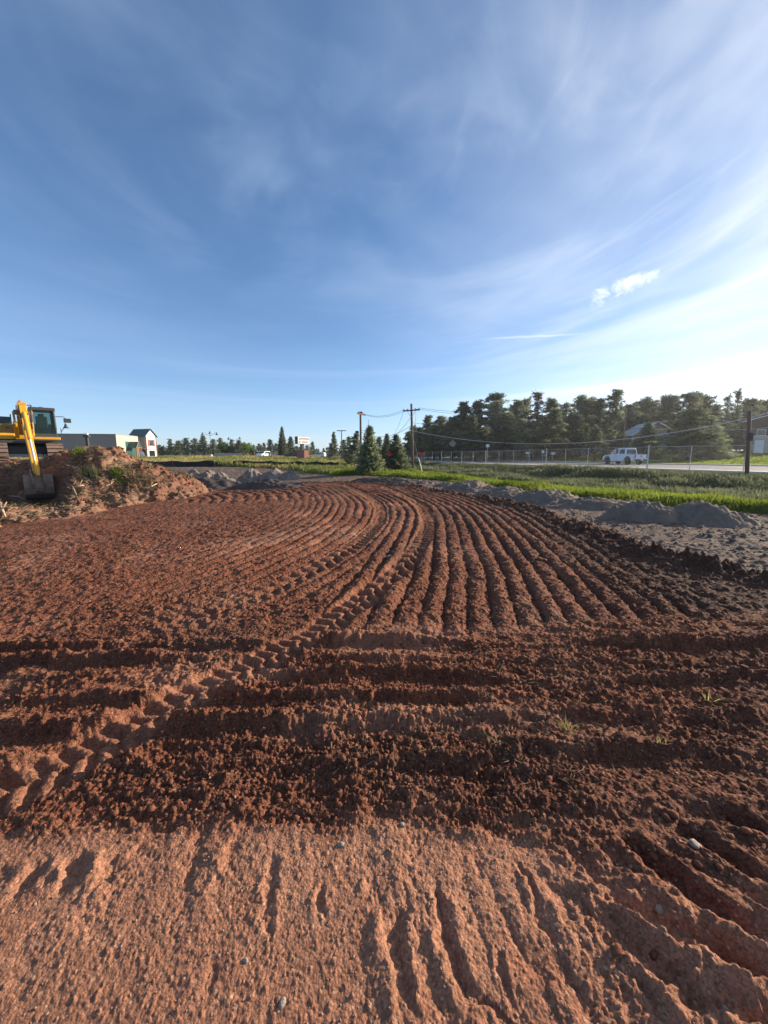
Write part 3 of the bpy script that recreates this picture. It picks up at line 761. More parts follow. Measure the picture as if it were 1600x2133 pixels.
# loose clods over the tilled band and furrows
th = RNG.uniform(R(-56), R(56), 26000); rr_ = np.exp(RNG.uniform(math.log(1.4), math.log(9.5), 26000))
x, y = rr_*np.sin(th), rr_*np.cos(th)
dn = vn(x*2.1, y*2.1, 500)
k = (y > 1.46-.2*sm(.4, 1.2, x)) & (dn+.3*RNG.uniform(-1, 1, len(x))+.35*sm(-.5, 2.5, x) > .55) & (poly_dist(x, y, DIRT_EDGE)[0] > 0)
x, y = x[k], y[k]
for pts in TRK:
    kk = np.abs(poly_dist(x, y, pts)[0]) > .22; x, y = x[kk], y[kk]
S = (.004+.016*RNG.uniform(0, 1, len(x))**4.)*(.75+.10*np.hypot(x, y))
tag(lumps('soil_clods', x, y, surf(x, y)-.004, S, M['clod']), kind='stuff')
# sandy grit in the foreground
th = RNG.uniform(R(-58), R(58), 6000); rr_ = RNG.uniform(.75, 2.6, 6000)
x, y = rr_*np.sin(th), rr_*np.cos(th); k = (y < 1.5); x, y = x[k], y[k]
S = .0016+.0042*RNG.uniform(0, 1, len(x))**3.5
tag(lumps('sandy_grit', x, y, surf(x, y)-.001, S, M['pebble']), kind='stuff')
x = RNG.uniform(4.6, 11, 2600); y = RNG.uniform(4.5, 14, 2600)
k = (poly_dist(x, y, DIRT_EDGE)[0] < -.1) & (poly_dist(x, y, GRASS_EDGE)[0] > 0); x, y = x[k], y[k]
S = .012+.035*RNG.uniform(0, 1, len(x))**3
tag(lumps('gravel_lumps', x, y, surf(x, y), S, M['gravel']), kind='stuff')
# straw bits lying on the tilled earth at the right
th = RNG.uniform(R(-40), R(55), 1500); rr_ = np.exp(RNG.uniform(math.log(1.7), math.log(7), 1500)); x, y = rr_*np.sin(th), rr_*np.cos(th)
k = (vn(x*1.2, y*1.2, 520)+.35*sm(-.5, 2, x) > .72) & (y > 1.6); x, y = x[k], y[k]
tag(twigs('straw_bits', x, y, surf(x, y)+.006, .03+.09*RNG.uniform(0, 1, len(x))**2, .0018+.0012*RNG.uniform(0, 1, len(x)), M['straw'], .4+.6*RNG.uniform(0, 1, len(x))), kind='stuff')

# single stones one can point to
STN = [(1362, 1790, .017, 'pale chipped stone on the dark ridge at lower right'), (1445, 1772, .02, 'grey angular stone right of the pale chipped stone'),
       (1372, 1898, .018, 'light stone half sunk in sandy earth below the two ridge stones'), (1280, 2000, .02, 'dark brown stone on smooth sand at lower right'),
       (1362, 1985, .017, 'upright flat pale stone right of the dark brown stone'), (1048, 1985, .011, 'small white pebble in a sandy groove near the bottom'),
       (838, 1722, .013, 'round white pebble on the edge of the tilled band'), (510, 1412, .022, 'pink pale stone in the furrow beside the track print'),
       (355, 1638, .017, 'shiny grey stone among clods at the left'), (712, 1764, .018, 'blue grey stone at the top of the sandy strip'),
       (512, 2010, .012, 'white pebble in the gritty patch at bottom left'), (810, 1165, .04, 'small pale stone on the ridges above the track print'),
       (1258, 1136, .07, 'dark rock on the far dark soil near the gravel'), (1128, 1168, .11, 'big black clod sitting on the ridges'),
       (588, 2100, .014, 'tan pebble at the very bottom edge'), (1512, 2105, .014, 'pale round pebble at the bottom right corner')]
for i, (px, py, s, lb) in enumerate(STN):
    g = gnd(px, py); zz = float(surf([g.x], [g.y])[0])
    o = lumps('stone', np.array([0.]), np.array([0.]), np.array([0.]), np.array([s*.8]), M['clod'] if 'clod' in lb or 'dark' in lb else M['stone'], sub=2, flat=.7)
    o.location = (g.x, g.y, zz-.2*s); tag(o, lb, 'stone', 'stones lying on the earth')
# green sprigs on the band
def sprig(px, py, lb, n, L, m='dry'):
    g = gnd(px, py); zz = float(surf([g.x], [g.y])[0])
    P = np.stack([RNG.normal(0, .02, n), RNG.normal(0, .012, n), np.zeros(n)+.004], 1)
    o = blades('grass_sprig', P, L*RNG.uniform(.4, 1, n)*.5, np.full(n, .005), 2.4, M[m], RNG.uniform(.2, 1, n))
    o.location = (g.x, g.y, zz); tag(o, lb, 'grass sprig', 'uprooted grass sprigs')
sprig(1178, 1522, 'pale green uprooted grass sprig lying on red clods', 34, .11)
sprig(1040, 1556, 'thin grass sprig sticking up left of the pale green sprig', 14, .09)
sprig(1372, 1562, 'straw coloured sprig beside a dark clod at right', 12, .08)
sprig(1478, 1470, 'long bleached straw stalks at the right edge of the band', 8, .12)
# clumps and branches on the mound
def clump(px, py, Y, lb, n, s, m):
    p = at(px, py, Y); zz = float(mound_z([p.x], [p.y])[0])
    P = np.stack([RNG.normal(0, s, n), RNG.normal(0, s*.6, n), np.zeros(n)], 1)
    P[:, 2] = mound_z(P[:, 0]+p.x, P[:, 1]+p.y)-zz; n = len(P)
    o = blades('grass_clump', P, RNG.uniform(.12, .32, n), np.full(n, .02), 1.0, M[m], RNG.uniform(0, 1, n))
    o.location = (p.x, p.y, zz); tag(o, lb, 'grass clump', 'grass clumps on the dirt mound')
def mound_hit(px, py):
    d = ray(px, py); t = 6.
    while t < 40:
        x, y, z = d.x*t, d.y*t, EYE+d.z*t
        if z < float(mound_z([x], [y])[0]): break
        t += .06
    return t*d.y
clump(246, 990, mound_hit(246, 992), 'bright green grass clump on the right slope of the dirt mound', 260, .13, 'grass')
clump(190, 990, mound_hit(190, 992), 'dull green sod clump left of the bright clump', 260, .2, 'weed')
clump(160, 936, mound_hit(162, 940), 'green tuft on the crest of the dirt mound beside the excavator', 200, .16, 'grass')
clump(300, 1000, mound_hit(300, 1004), 'olive sod clump low on the right end of the mound', 380, .2, 'sod')
def branch(pxs, lb, r):
    pts = []
    for px, py in pxs:
        Y = mound_hit(px, py); p = at(px, py, Y); pts.append(Vector((p.x, p.y, float(mound_z([p.x], [p.y])[0])+.05)))
    b = pts[0].copy(); m = MB(); m.pipe([p-b for p in pts], [r*(1-.5*i/(len(pts)-1)) for i in range(len(pts))], 6)
    mid = len(pts)//2; m.pipe([pts[mid]-b, pts[mid]-b+Vector((.12, .05, .22))], [r*.6, r*.25], 5)
    o = m.build('bare_branch', M['branch'], smooth=True); o.location = b
    tag(o, lb, 'branch', 'bare branches on the dirt mound')
M['branch'] = pbr('bare_wood', (.50, .36, .22), .9, var=.3, scale=9)
branch([(299, 1023), (312, 1017), (331, 1009)], 'pale bare branch lying at the right foot of the mound', .035)
branch([(155, 1022), (165, 1018), (176, 1014)], 'forked bleached branch right of the bucket', .035)
branch([(140, 1012), (152, 1020), (160, 1034)], 'thin pale root bending down right of the bucket', .025)
branch([(0, 1052), (5, 1066), (12, 1082)], 'pale root stump at the left edge below the bucket', .05)
branch([(222, 1022), (230, 1014), (238, 1008)], 'short tan stick on the middle of the mound slope', .03)
branch([(20, 1040), (40, 1041), (58, 1047)], 'long tan root in front of the bucket', .035)

# ------------------------------------------------------------ trees
def tree_mesh(seed, kind):
    g = np.random.default_rng(seed)
    tr = MB(); bend = [g.normal(0, .012), g.normal(0, .012)]
    def tp(t): return np.array([bend[0]*math.sin(t*3), bend[1]*math.sin(t*2.5+1), t])
    tr.pipe([tp(t) for t in np.linspace(0, .97, 8)], list(np.linspace(.017, .003, 8)), 6)
    C = []; O = []
    if kind in ('pine', 'sparse'):
        nb = int(g.integers(46, 70)) if kind == 'pine' else 34
        low = (.14+.02*(seed % 5)) if kind == 'pine' else .3
        for i in range(nb):
            t = low+(1-low)*((i+g.uniform(0, 1))/nb)**.9
            q = (t-low)/(1-low)
            L = (.24*(.4+.6*min(1, (q+.06)/.22))*(1-q)**(.62+.07*(seed % 5))*g.uniform(.35, 1.3)+.014) if kind == 'pine' else (.10*(1-q*.8)*g.uniform(.3, 1.2)+.01)
            L = max(L, .02); a = i*2.4+g.normal(0, .5); up = -.08+.55*q+g.normal(0, .14)
            d = np.array([math.cos(a), math.sin(a), up]); b = tp(t)
            tr.pipe([b, b+d*L*.6, b+d*L], [.0045, .003, .001], 3)
            for f in np.linspace(.35, 1, max(2, int(L/.036))):
                for _ in range(2 if kind == 'pine' else 1):
                    C.append(b+d*L*f+g.normal(0, .016, 3)); O.append(d)
        C += [tp(.97)+g.normal(0, .008, 3) for _ in range(5)]; O += [np.array([0, 0, 1.])]*5
        K = 20; l, w, spread = .036, .0078, .0135
    elif kind == 'spruce':
        for i, t in enumerate(np.linspace(.03, .985, 46)):
            n = int(5+8*(1-t)); Lw = (.255*(1-t)**.82+.006)*g.uniform(.85, 1.1)
            for j in range(n):
                L = Lw*g.uniform(.6, 1.12); a = 2*math.pi*j/n+i*1.1+g.normal(0, .2)
                d = np.array([math.cos(a), math.sin(a), -.22+.5*t]); b = tp(t)
                if j % 2 == 0: tr.pipe([b, b+d*L*.9], [.004, .001], 3)
                for f in np.linspace(.25, 1, max(2, int(L/.024))):
                    c = b+d*L*f; c[2] += .04*L*f*f*4; C.append(c+g.normal(0, .006, 3)); O.append(d)
        C += [tp(.99)]*2; O += [np.array([0, 0, 1.])]*2
        K = 9; l, w, spread = .036, .010, .011
    else:
        for i in range(16):
            a = g.uniform(0, 6.28); t = g.uniform(.2, .55); L = g.uniform(.12, .3); d = np.array([math.cos(a), math.sin(a), g.uniform(.5, 1.6)]); b = tp(t)
            tr.pipe([b, b+d*L*.6, b+d*L], [.007, .004, .0015], 4)
            for f in (.55, .75, 1.): C.append(b+d*L*f); O.append(d)
        for i in range(150):
            v = g.normal(0, 1, 3); v /= np.linalg.norm(v); rr = g.uniform(.55, 1.)
            v = v*rr*np.array([.30, .30, .36])*(1+.25*math.sin(3*math.atan2(v[1], v[0])+seed)); C.append(np.array([0, 0, .6])+v); O.append(v*3)
        K = 20; l, w, spread = .040, .026, .05
    C = np.array(C); O = np.array(O); n = len(C)
    P = np.repeat(C, K, 0)+g.normal(0, spread, (n*K, 3))
    D = g.normal(0, 1, (n*K, 3))+.8*np.repeat(O/np.linalg.norm(O, axis=1)[:, None], K, 0)+np.array([0, 0, .25])
    D /= np.linalg.norm(D, axis=1)[:, None]
    S = np.cross(D, g.normal(0, 1, (n*K, 3))); S /= np.linalg.norm(S, axis=1)[:, None]+1e-6
    ll = l*g.uniform(.5, 1.2, (n*K, 1)); ww = w*g.uniform(.7, 1.3, (n*K, 1))
    V = np.stack([P-S*ww, P+S*ww, P+D*ll], 1).reshape(-1, 3)
    F = np.arange(len(V)).reshape(-1, 3)
    tint = np.repeat(np.repeat(g.uniform(0, 1, n)**1.3, K)*.7+.3*g.uniform(0, 1, n*K), 3)
    return tr, V, F, tint
PROTO = {}
def proto(kind, seed, mat):
    key = (kind, seed, mat)
    if key not in PROTO:
        tr, V, F, tint = tree_mesh(seed, kind)
        t = tr.build('trunk', M['bark'], smooth=True); c = np_mesh('crown', V, F, M[mat], attrs={'tint': tint})
        PROTO[key] = [t.data, c.data]
        bpy.data.objects.remove(t); bpy.data.objects.remove(c)
    return PROTO[key]
NAMES = {'pine': 'pine_tree', 'sparse': 'dead_pine_tree', 'spruce': 'spruce_tree', 'broad': 'leafy_tree'}
def tree(kind, px, top, Y, label, group=None, mat=None, seed=0, wid=1., lean=0):
    mat = mat or {'pine': 'pine', 'sparse': 'pine_dry', 'spruce': 'spruce', 'broad': 'broad'}[kind]
    p = at(px, top, Y); z0 = Tz(p.x, p.y)-.05; H = max(p.z-z0, 1.)
    td, cd = proto(kind, seed, mat)
    r = thing(NAMES[kind], label, 'tree', (p.x, p.y, z0), rnd.uniform(0, 6.28), group)
    r.scale = (H*wid, H*wid, H)
    for nm, d in (('trunk', td), ('crown', cd)):
        o = bpy.data.objects.new(nm, d); COL.objects.link(o); o.parent = r
    return r
# two near spruces and the trees round the utility poles
tree('spruce', 770, 889, 29, 'pointed green spruce in front of the shorter utility pole', seed=1, wid=1.3)
tree('spruce', 825, 907, 31, 'rounder bluish spruce left of the tall utility pole', seed=2, wid=1.6)
tree('pine', 741, 906, 36, 'dark dense pine directly left of the pointed spruce', seed=3, wid=1.35)
tree('spruce', 806, 905, 48, 'dark conifer showing between the two near spruces', seed=2, wid=1.1, mat='pine')
tree('pine', 695, 902, 95, 'dark wind shaped pine standing alone right of the brick sign', seed=4, wid=.8)
tree('pine', 716, 917, 90, 'low dark pine under the far crossarm pole', seed=5, wid=1.2)
tree('pine', 727, 911, 80, 'dark pine just right of the far crossarm pole', seed=1, wid=1.2)
tree('pine', 690, 925, 100, 'short bushy pine at the foot of the wind shaped pine', seed=2, wid=1.3)
tree('pine', 852, 902, 75, 'dark pine peeking out left of the tall utility pole', seed=6, wid=1.3)
tree('pine', 790, 912, 70, 'dark pine crown between the spruce tops', seed=2, wid=1.3)
# far left belt
GL = 'trees along the car park'
for px, tp_, kd, wd, lb in ((337, 931, 'pine', 1.3, 'low dark pine beside the green roofed tower'), (354, 915, 'pine', .95, 'taller dark pine right of the green roofed tower'),
        (371, 919, 'pine', 1.3, 'broad dark pine third from the tower'), (387, 913, 'pine', 1.15, 'dense dark pine with rounded top left of the nearer triple lamp'),
        (405, 914, 'pine', 1.25, 'dark pine between two rounded pines left of the nearer triple lamp'), (423, 909, 'pine', 1.2, 'tallest round pine just left of the nearer triple lamp'),
        (444, 916, 'pine', 1.3, 'dark pine directly behind the nearer triple lamp'), (458, 913, 'pine', 1.0, 'dark pine top poking above the yellow green tree'),
        (465, 921, 'broad', 1.0, 'yellow green leafy tree right of the nearer triple lamp'), (482, 916, 'pine', 1.0, 'brownish dark pine between the two leafy trees'),
        (497, 918, 'pine', 1.1, 'dark pine left of the second leafy tree'), (511, 922, 'broad', 1.25, 'bright leafy tree at the right end of the grey fence'),
        (540, 925, 'pine', 1.2, 'lone dark pine behind the white car'), (562, 916, 'pine', 1.1, 'dark pine left of the tall spruce'),
        (605, 911, 'pine', 1.05, 'slim pine between the tall spruce and the brick sign'), (651, 921, 'pine', 1.0, 'olive pine right of the brick sign'),
        (640, 928, 'pine', 1.2, 'small dark pine behind the brick sign'), (575, 924, 'pine', 1.4, 'low bushy pine under the tall spruce'),
        (618, 930, 'pine', 1.4, 'low bushy pine behind the sign pillar'), (524, 934, 'pine', 1.5, 'shrubby pine in the gap right of the bright leafy tree'),
        (663, 940, 'pine', 1.5, 'tiny far pine in the gap right of the olive pine'), (675, 938, 'pine', 1.4, 'tiny far pine left of the wind shaped pine')):
    tree(kd, px, tp_, 128+rnd.uniform(-6, 10), lb, GL, seed=rnd.randint(1, 6), wid=wd*1.3)
tree('spruce', 587, 890, 122, 'tall pointed dark spruce left of the brick sign', GL, seed=1, wid=.8, mat='pine')
# forest across the road: (x, top, distance, kind, width, label)
GF = 'pines of the forest across the road'
for px, tp_, Y, kd, wd, lb in ((873, 893, 92, 'pine', 1.2, 'lowest dark pine at the left end of the forest'), (891, 868, 92, 'pine', .95, 'pine with knobby top near the left end of the forest'),
        (905, 888, 88, 'pine', 1.1, 'dark pine between the knobby pine and the round one'), (920, 870, 90, 'pine', 1.1, 'round topped dark pine behind the diamond sign'),
        (945, 872, 86, 'pine', 1.1, 'dark pine right behind the diamond sign'), (967, 842, 88, 'pine', 1.0, 'tall wide pine left of the forest middle'),
        (983, 869, 80, 'pine', 1.1, 'lighter green pine in front of the tall wide pine'), (995, 839, 90, 'pine', .95, 'tall narrow pine right of the tall wide pine'),
        (1012, 893, 78, 'pine', 1.3, 'low pine behind the small white sign'), (1034, 823, 90, 'pine', .95, 'tallest left pine with a loose crooked top'),
        (1055, 862, 84, 'pine', 1.1, 'mid height dark pine right of the tallest left pine'), (1076, 838, 92, 'pine', .9, 'narrow pine left of the brownish dying pine'),
        (1095, 835, 94, 'pine', .95, 'dark pine touching the brownish dying pine'), (1088, 876, 78, 'pine', 1.2, 'broad olive pine in front at the forest middle'),
        (1150, 835, 92, 'pine', 1.0, 'dark pine right of the brownish dying pine'), (1158, 856, 78, 'pine', 1.15, 'large olive pine in front with drooping lower limbs'),
        (1180, 842, 96, 'pine', .85, 'slim green pine showing between two big crowns'), (1213, 828, 90, 'pine', 1.05, 'big dark pine left of the grey roofed house'),
        (1232, 832, 92, 'pine', .95, 'second big pine left of the grey roofed house'), (1253, 835, 90, 'pine', 1.0, 'dark pine above the white pickup bonnet'),
        (1283, 817, 78, 'pine', .85, 'very tall pine behind the pickup cab'), (1243, 893, 70, 'pine', 1.5, 'low wide pine left of the pickup'),
        (1313, 845, 100, 'pine', 1.0, 'far pine just right of the roadside pole'), (1332, 839, 104, 'pine', 1.0, 'far pine over the grey roof ridge'), (1348, 832, 104, 'pine', .95, 'pointed far pine over the grey roof'),
        (1363, 839, 104, 'pine', 1.0, 'far pine right of the grey roof'), (1389, 827, 96, 'pine', .95, 'round headed pine left of the big roadside pine'),
        (1406, 829, 96, 'pine', .95, 'second round headed pine behind the big roadside pine'), (1353, 882, 72, 'spruce', 1.2, 'small bright spruce in front of the grey roofed house'),
        (1440, 822, 90, 'pine', 1.0, 'tall pine behind the big roadside pine'), (1457, 823, 96, 'pine', .9, 'tall pine with flat side branches, right of centre behind the roadside pine'),
        (1472, 827, 96, 'pine', .9, 'tall pine with separate leaf balls at its top'), (1493, 846, 96, 'pine', 1.1, 'dark pine in the gap left of the thin bare pines'),
        (1444, 856, 62, 'pine', 1.35, 'big wide pine standing by the far sidewalk'), (1480, 868, 64, 'spruce', 1.4, 'bluish broad conifer touching the big wide pine'),
        (1562, 835, 86, 'pine', 1.1, 'dark pine behind the thick dark post at right'), (1592, 838, 92, 'pine', 1.2, 'dark pine at the right edge of the photo'),
        (1530, 862, 96, 'pine', 1.4, 'dark pine below the thin bare pines'), (1512, 880, 74, 'pine', 1.3, 'shadowed pine right of the bluish broad conifer'),
        (1130, 868, 98, 'pine', 1.2, 'dark pine under the brownish dying pine'), (1110, 880, 88, 'pine', 1.2, 'shadowed pine left of the large olive pine'),
        (1195, 868, 86, 'pine', 1.2, 'shadowed pine right of the large olive pine'), (1270, 870, 96, 'pine', 1.2, 'dark pine filling the gap behind the very tall pine'),
        (1425, 862, 104, 'pine', 1.3, 'shadowed pine deep behind the big wide pine'), (1030, 880, 98, 'pine', 1.3, 'shadowed pine deep behind the small white sign'),
        (940, 895, 100, 'pine', 1.3, 'shadowed pine deep behind the diamond sign'), (1376, 860, 100, 'pine', 1.2, 'shadowed pine beside the grey roofed house'),
        (1580, 868, 100, 'pine', 1.3, 'dark pine behind the brown building')):
    tree(kd, px, tp_, Y, lb, GF, seed=rnd.randint(1, 9), wid=wd*rnd.uniform(1.35, 1.85))
tree('sparse', 1122, 820, 90, 'brownish dying pine with thin top in the forest middle', GF, seed=1, wid=1.5)
tree('sparse', 1518, 827, 80, 'thin bare pine, the shorter of the pair at right', GF, seed=2, wid=.9, mat='pine')
tree('sparse', 1538, 815, 80, 'thin bare pine, the taller of the pair at right', GF, seed=3, wid=.9, mat='pine')

def distant_wood(name, spots, seed):
    g = np.random.default_rng(seed); Vs = []; Ts = []
    for x, y, h in spots:
        _, V, _, tint = WOOD[g.integers(0, len(WOOD))]
        tri = V.reshape(-1, 3, 3); k = g.random(len(tri)) < .09; tri = tri[k]; tt = tint.reshape(-1, 3)[k]
        c = tri.mean(1, keepdims=True); tri = c+(tri-c)*2.6
        a = g.uniform(0, 6.28); ca, sa = math.cos(a), math.sin(a)
        X = (tri[..., 0]*ca-tri[..., 1]*sa)*1.35; Y_ = (tri[..., 0]*sa+tri[..., 1]*ca)*1.35
        Zv = tri[..., 2]
        Vs.append(np.stack([x+X*h, y+Y_*h, Tz(x, y)-.08*h+Zv*h*1.05], -1).reshape(-1, 3)); Ts.append(tt.ravel()*.8)
    V = np.concatenate(Vs)
    return tag(np_mesh(name, V, np.arange(len(V)).reshape(-1, 3), M['pine'], attrs={'tint': np.concatenate(Ts)}), kind='stuff')
WOOD = [tree_mesh(31+i, 'pine') for i in range(3)]
sp_ = []
for px in range(866, 1720, 6):
    for k in range(2):
        Y = rnd.uniform(96, 112)+14*k; c = at(px+rnd.uniform(-7, 7), 943, Y); sp_.append((c.x, c.y, rnd.uniform(6.0, 9.5)))
distant_wood('distant_wood', sp_, 1)
sp_ = []
for px in range(328, 560, 5):
    c = at(px+rnd.uniform(-4, 4), 943, rnd.uniform(150, 175)); sp_.append((c.x, c.y, rnd.uniform(3.2, 5.2)))
for px in list(range(556, 700, 5))+list(range(700, 872, 6)):
    c = at(px+rnd.uniform(-4, 4), 943, rnd.uniform(150, 180)); sp_.append((c.x, c.y, rnd.uniform(2.5, 4.2)))
distant_wood('distant_wood', sp_, 2)

# ------------------------------------------------------------ chain link fence
def fence():
    P = [Vector(p) for p in FENCE]; pts = []; acc = 0; step = 3.05
    # resample the line every 3 m between the near right end and the far end
    L = [0]
    for a, b in zip(P[:-1], P[1:]): L.append(L[-1]+(b-a).length)
    def pos(s):
        for i in range(len(L)-1):
            if L[i+1] >= s: return P[i].lerp(P[i+1], (s-L[i])/(L[i+1]-L[i]))
        return P[-1]
    s0 = next(L[i] for i in range(len(P)) if P[i].y < 88); s1 = next(L[i] for i in range(len(P)) if P[i].y < 4)
    ps = []; s = s0
    while s < s1: ps.append(pos(s)); s += step
    root = thing('chain_link_fence', 'long galvanised chain link fence running along the near side of the road', 'fence', (ps[0].x, ps[0].y, 0))
    o = Vector((ps[0].x, ps[0].y, 0))
    zt = lambda p: Tz(p.x, p.y)
    for i, p in enumerate(ps):
        big = i % 4 == 2; r = .05 if big else .026
        MB().tube(Vector((p.x, p.y, zt(p)-.1))-o, Vector((p.x, p.y, zt(p)+(1.95 if big else 1.85)))-o, r, n=8).build('post', M['galv'], root)
    rail = MB(); rail.pipe([Vector((p.x, p.y, zt(p)+1.82))-o for p in ps], .015, 6); rail.build('top_rail', M['galv'], root)
    wr = MB(); wr.pipe([Vector((p.x, p.y, zt(p)+.08))-o for p in ps], .006, 4); wr.build('bottom_wire', M['galv'], root)
    V = []; F = []; cell = .14; hh = 1.76
    for a, b in zip(ps[:-1], ps[1:]):
        d = (b-a).normalized(); nn = Vector((-d.y, d.x))*.0018
        l = (b-a).length; za, zb = zt(a), zt(b)
        for sgn in (1, -1):
            k = -int(hh/cell)-1
            while k*cell < l:
                x0 = k*cell; x1 = x0+hh; z0, z1 = 0., hh
                if x0 < 0: z0 = -x0; x0 = 0
                if x1 > l: z1 = hh-(x1-l); x1 = l
                k += 1
                if z1 <= z0: continue
                q = []
                for xx, zz in ((x0, z0), (x1, z1)):
                    pp = a+d*xx; zg = za+(zb-za)*xx/l; zz = zz if sgn > 0 else hh-zz
                    q.append(Vector((pp.x, pp.y, zg+.07+zz))-o)
                w = Vector((0, 0, .0022)); n3 = Vector((nn.x, nn.y, 0)); bse = len(V)
                for c in q: V += [c-w, c+w*.5+n3, c+w*.5-n3]
                for i in range(3): F.append((bse+i, bse+(i+1) % 3, bse+3+(i+1) % 3, bse+3+i))
    np_mesh('wire_mesh', [tuple(v) for v in V], F, M['chain'], root)
fence()

# thick dark post in the fence line at the right
p = at(1556, 990, 24.4); p.z = Tz(p.x, p.y); tp_ = at(1562, 856, 24.2)
r = thing('wooden_post', 'thick dark wooden pole in the fence line at the right edge', 'pole', p)
MB().pipe([(0, 0, -.1), (tp_.x-p.x, tp_.y-p.y, tp_.z-p.z)], [.115, .095], 10).build('shaft', M['pole'], r, smooth=True)
MB().box(((tp_.x-p.x)*.9+.1, (tp_.y-p.y)*.9-.16, (tp_.z-p.z)*.6), (.22, .12, .5)).build('meter_box', M['black'], r, bevel=.01)

# ------------------------------------------------------------ utility poles and wires
def util_pole(px, top, base, Y, label, r0=.15, arm=None, name='utility_pole', lean=0):
    a = at(px, top, Y); z0 = Tz(a.x+lean, Y)
    o = thing(name, label, 'utility pole', (a.x+lean, a.y, z0)); h = a.z-z0
    MB().pipe([(0, 0, -.2), (-lean*.5, 0, h*.5), (-lean, 0, h)], [r0, r0*.85, r0*.7], 10).build('shaft', M['pole'], o, smooth=True)
    return o, a, h
po2, P2, h2 = util_pole(857, 841, 987, 45, 'tall brown utility pole with a crossarm above the grass strip', .17, lean=.27)
ax = Vector((.80, -.60, 0)); ax.normalize()
rot = Matrix.Rotation(math.atan2(ax.y, ax.x), 3, 'Z')
tpl = Vector((-.27, 0, h2))
MB().box(tpl+Vector((0, -.18, -.75)), (2.3, .12, .14), rot).build('crossarm', M['pole'], po2)
for k in (-1.0, -.5, .5, 1.0): MB().lathe(tpl+Vector((0, -.18, -.68))+ax*k, [(.05, 0), (.06, .06), (.03, .1), (.05, .16)], 8).build('insulator', M['char'], po2)
MB().tube(tpl+Vector((0, -.15, -1.5)), tpl+Vector((0, -.2, -.8))+ax*.6, .025).tube(tpl+Vector((0, -.15, -1.5)), tpl+Vector((0, -.2, -.8))-ax*.6, .025).build('brace', M['galv'], po2)
MB().lathe(tpl+Vector((.5, -.1, -2.9)), [(.02, -.25), (.06, -.2), (.06, .3), (.02, .35)], 8).tube(tpl+Vector((.5, -.1, -2.55)), tpl+Vector((.5, -.15, -1.0)), .012).build('cutout_fuse', M['char'], po2)
po1, P1, h1 = util_pole(751, 858, 988, 48, 'shorter brown utility pole behind the pointed spruce', .17)
tp1 = Vector((0, 0, h1))
ar1 = Vector((.35, .94, 0)); rot1 = Matrix.Rotation(math.atan2(ar1.y, ar1.x), 3, 'Z')
MB().box(tp1+Vector((.12, 0, -.25)), (2.2, .14, .2), rot1).build('crossarm', M['pole'], po1)
MB().box(tp1+Vector((.0, -.1, -.08)), (.5, .4, .16)).build('pole_cap', M['black'], po1)
MB().lathe(tp1+Vector((-.45, 0, -2.6)), [(.05, -.4), (.22, -.35), (.22, .3), (.05, .36)], 10).build('transformer', M['char'], po1, smooth=True)
MB().lathe(tp1+Vector((-.36, -.1, -5.2)), [(.04, -.3), (.1, -.2), (.16, .25), (.05, .3)], 8).tube(tp1+Vector((0, 0, -5.3)), tp1+Vector((-.36, -.1, -5.2)), .03).build('street_light_head', M['char'], po1)
MB().pipe([tp1+Vector((.2, -.1, -2.2)), tp1+Vector((.55, -.1, -2.2)), tp1+Vector((.95, -.1, -1.5)), tp1+Vector((1.0, -.1, -.9))], .02, 5).build('jumper_cable', M['wire'], po1)
po3, P3, h3 = util_pole(711.5, 896, 950, 85, 'thin far utility pole with one crossarm right of the brick sign', .13)
MB().box((0, -.1, h3-.12), (2.0, .12, .16)).build('crossarm', M['pole'], po3)
po4, P4, h4 = util_pole(1305, 842, 934, 74, 'dark roadside utility pole among the trees behind the pickup', .16)
MB().box((0, -.12, h4-.5), (1.8, .12, .14), Matrix.Rotation(R(60), 3, 'Z')).build('crossarm', M['pole'], po4)
def wire(a, b, sag, label, r=.016, m='wire', name='power_line'):
    a = Vector(a); b = Vector(b); n = 24; pts = []
    for i in range(n+1):
        t = i/n; q = a.lerp(b, t); q.z -= sag*4*t*(1-t); pts.append(q-a)
    o = MB().pipe(pts, r, 5).build(name, M[m]); o.location = a
    return tag(o, label, 'wire')
B2 = Vector(po2.location)+tpl
wire(B2+ax*1.0+Vector((0, -.18, -.55)), at(1700, 842, 40), 1.3, 'upper power line from the crossarm to the right over the forest')
wire(B2+ax*.5+Vector((0, -.18, -.6)), at(1700, 852, 40), 1.5, 'second power line from the crossarm to the right, just below the upper one')
wire(B2+Vector((0, -.18, -2.1)), at(1700, 846, 36), 1.6, 'third line leaving the tall pole halfway up toward the right')
wire(B2+Vector((0, -.18, -3.0)), at(1700, 835, 33), 2.4, 'sagging pale communication cable crossing in front of the forest', .028, 'cable', 'cable')
wire(B2-ax*1.0+Vector((0, -.18, -.55)), Vector(po1.location)+tp1+Vector((.1, -.6, -.2)), .55, 'upper power line joining the two utility poles')
wire(B2-ax*.5+Vector((0, -.18, -.6)), Vector(po1.location)+tp1+Vector((.2, .5, -.2)), .6, 'lower twin of the power line joining the two utility poles')
wire(B2+Vector((0, 0, -2.4)), Vector(po1.location)+tp1+Vector((0, -.1, -2.4)), .9, 'slack cable joining the two utility poles below the power lines', .022)
wire(B2-ax*1.0+Vector((0, -.18, -.6)), at(812, 912, 62), .7, 'service wire dropping left from the crossarm to behind the spruces')
wire(B2+Vector((0, 0, -1.4)), at(800, 915, 62), .7, 'lower service wire dropping left from the tall pole to behind the spruces', .02)
wire(at(1470, 893, 60), at(1640, 886, 40), .3, 'pale wire at the right passing behind the thick dark post', .025, 'cable', 'cable')
gw = at(881, 989, 43); gw.z = Tz(gw.x, gw.y)
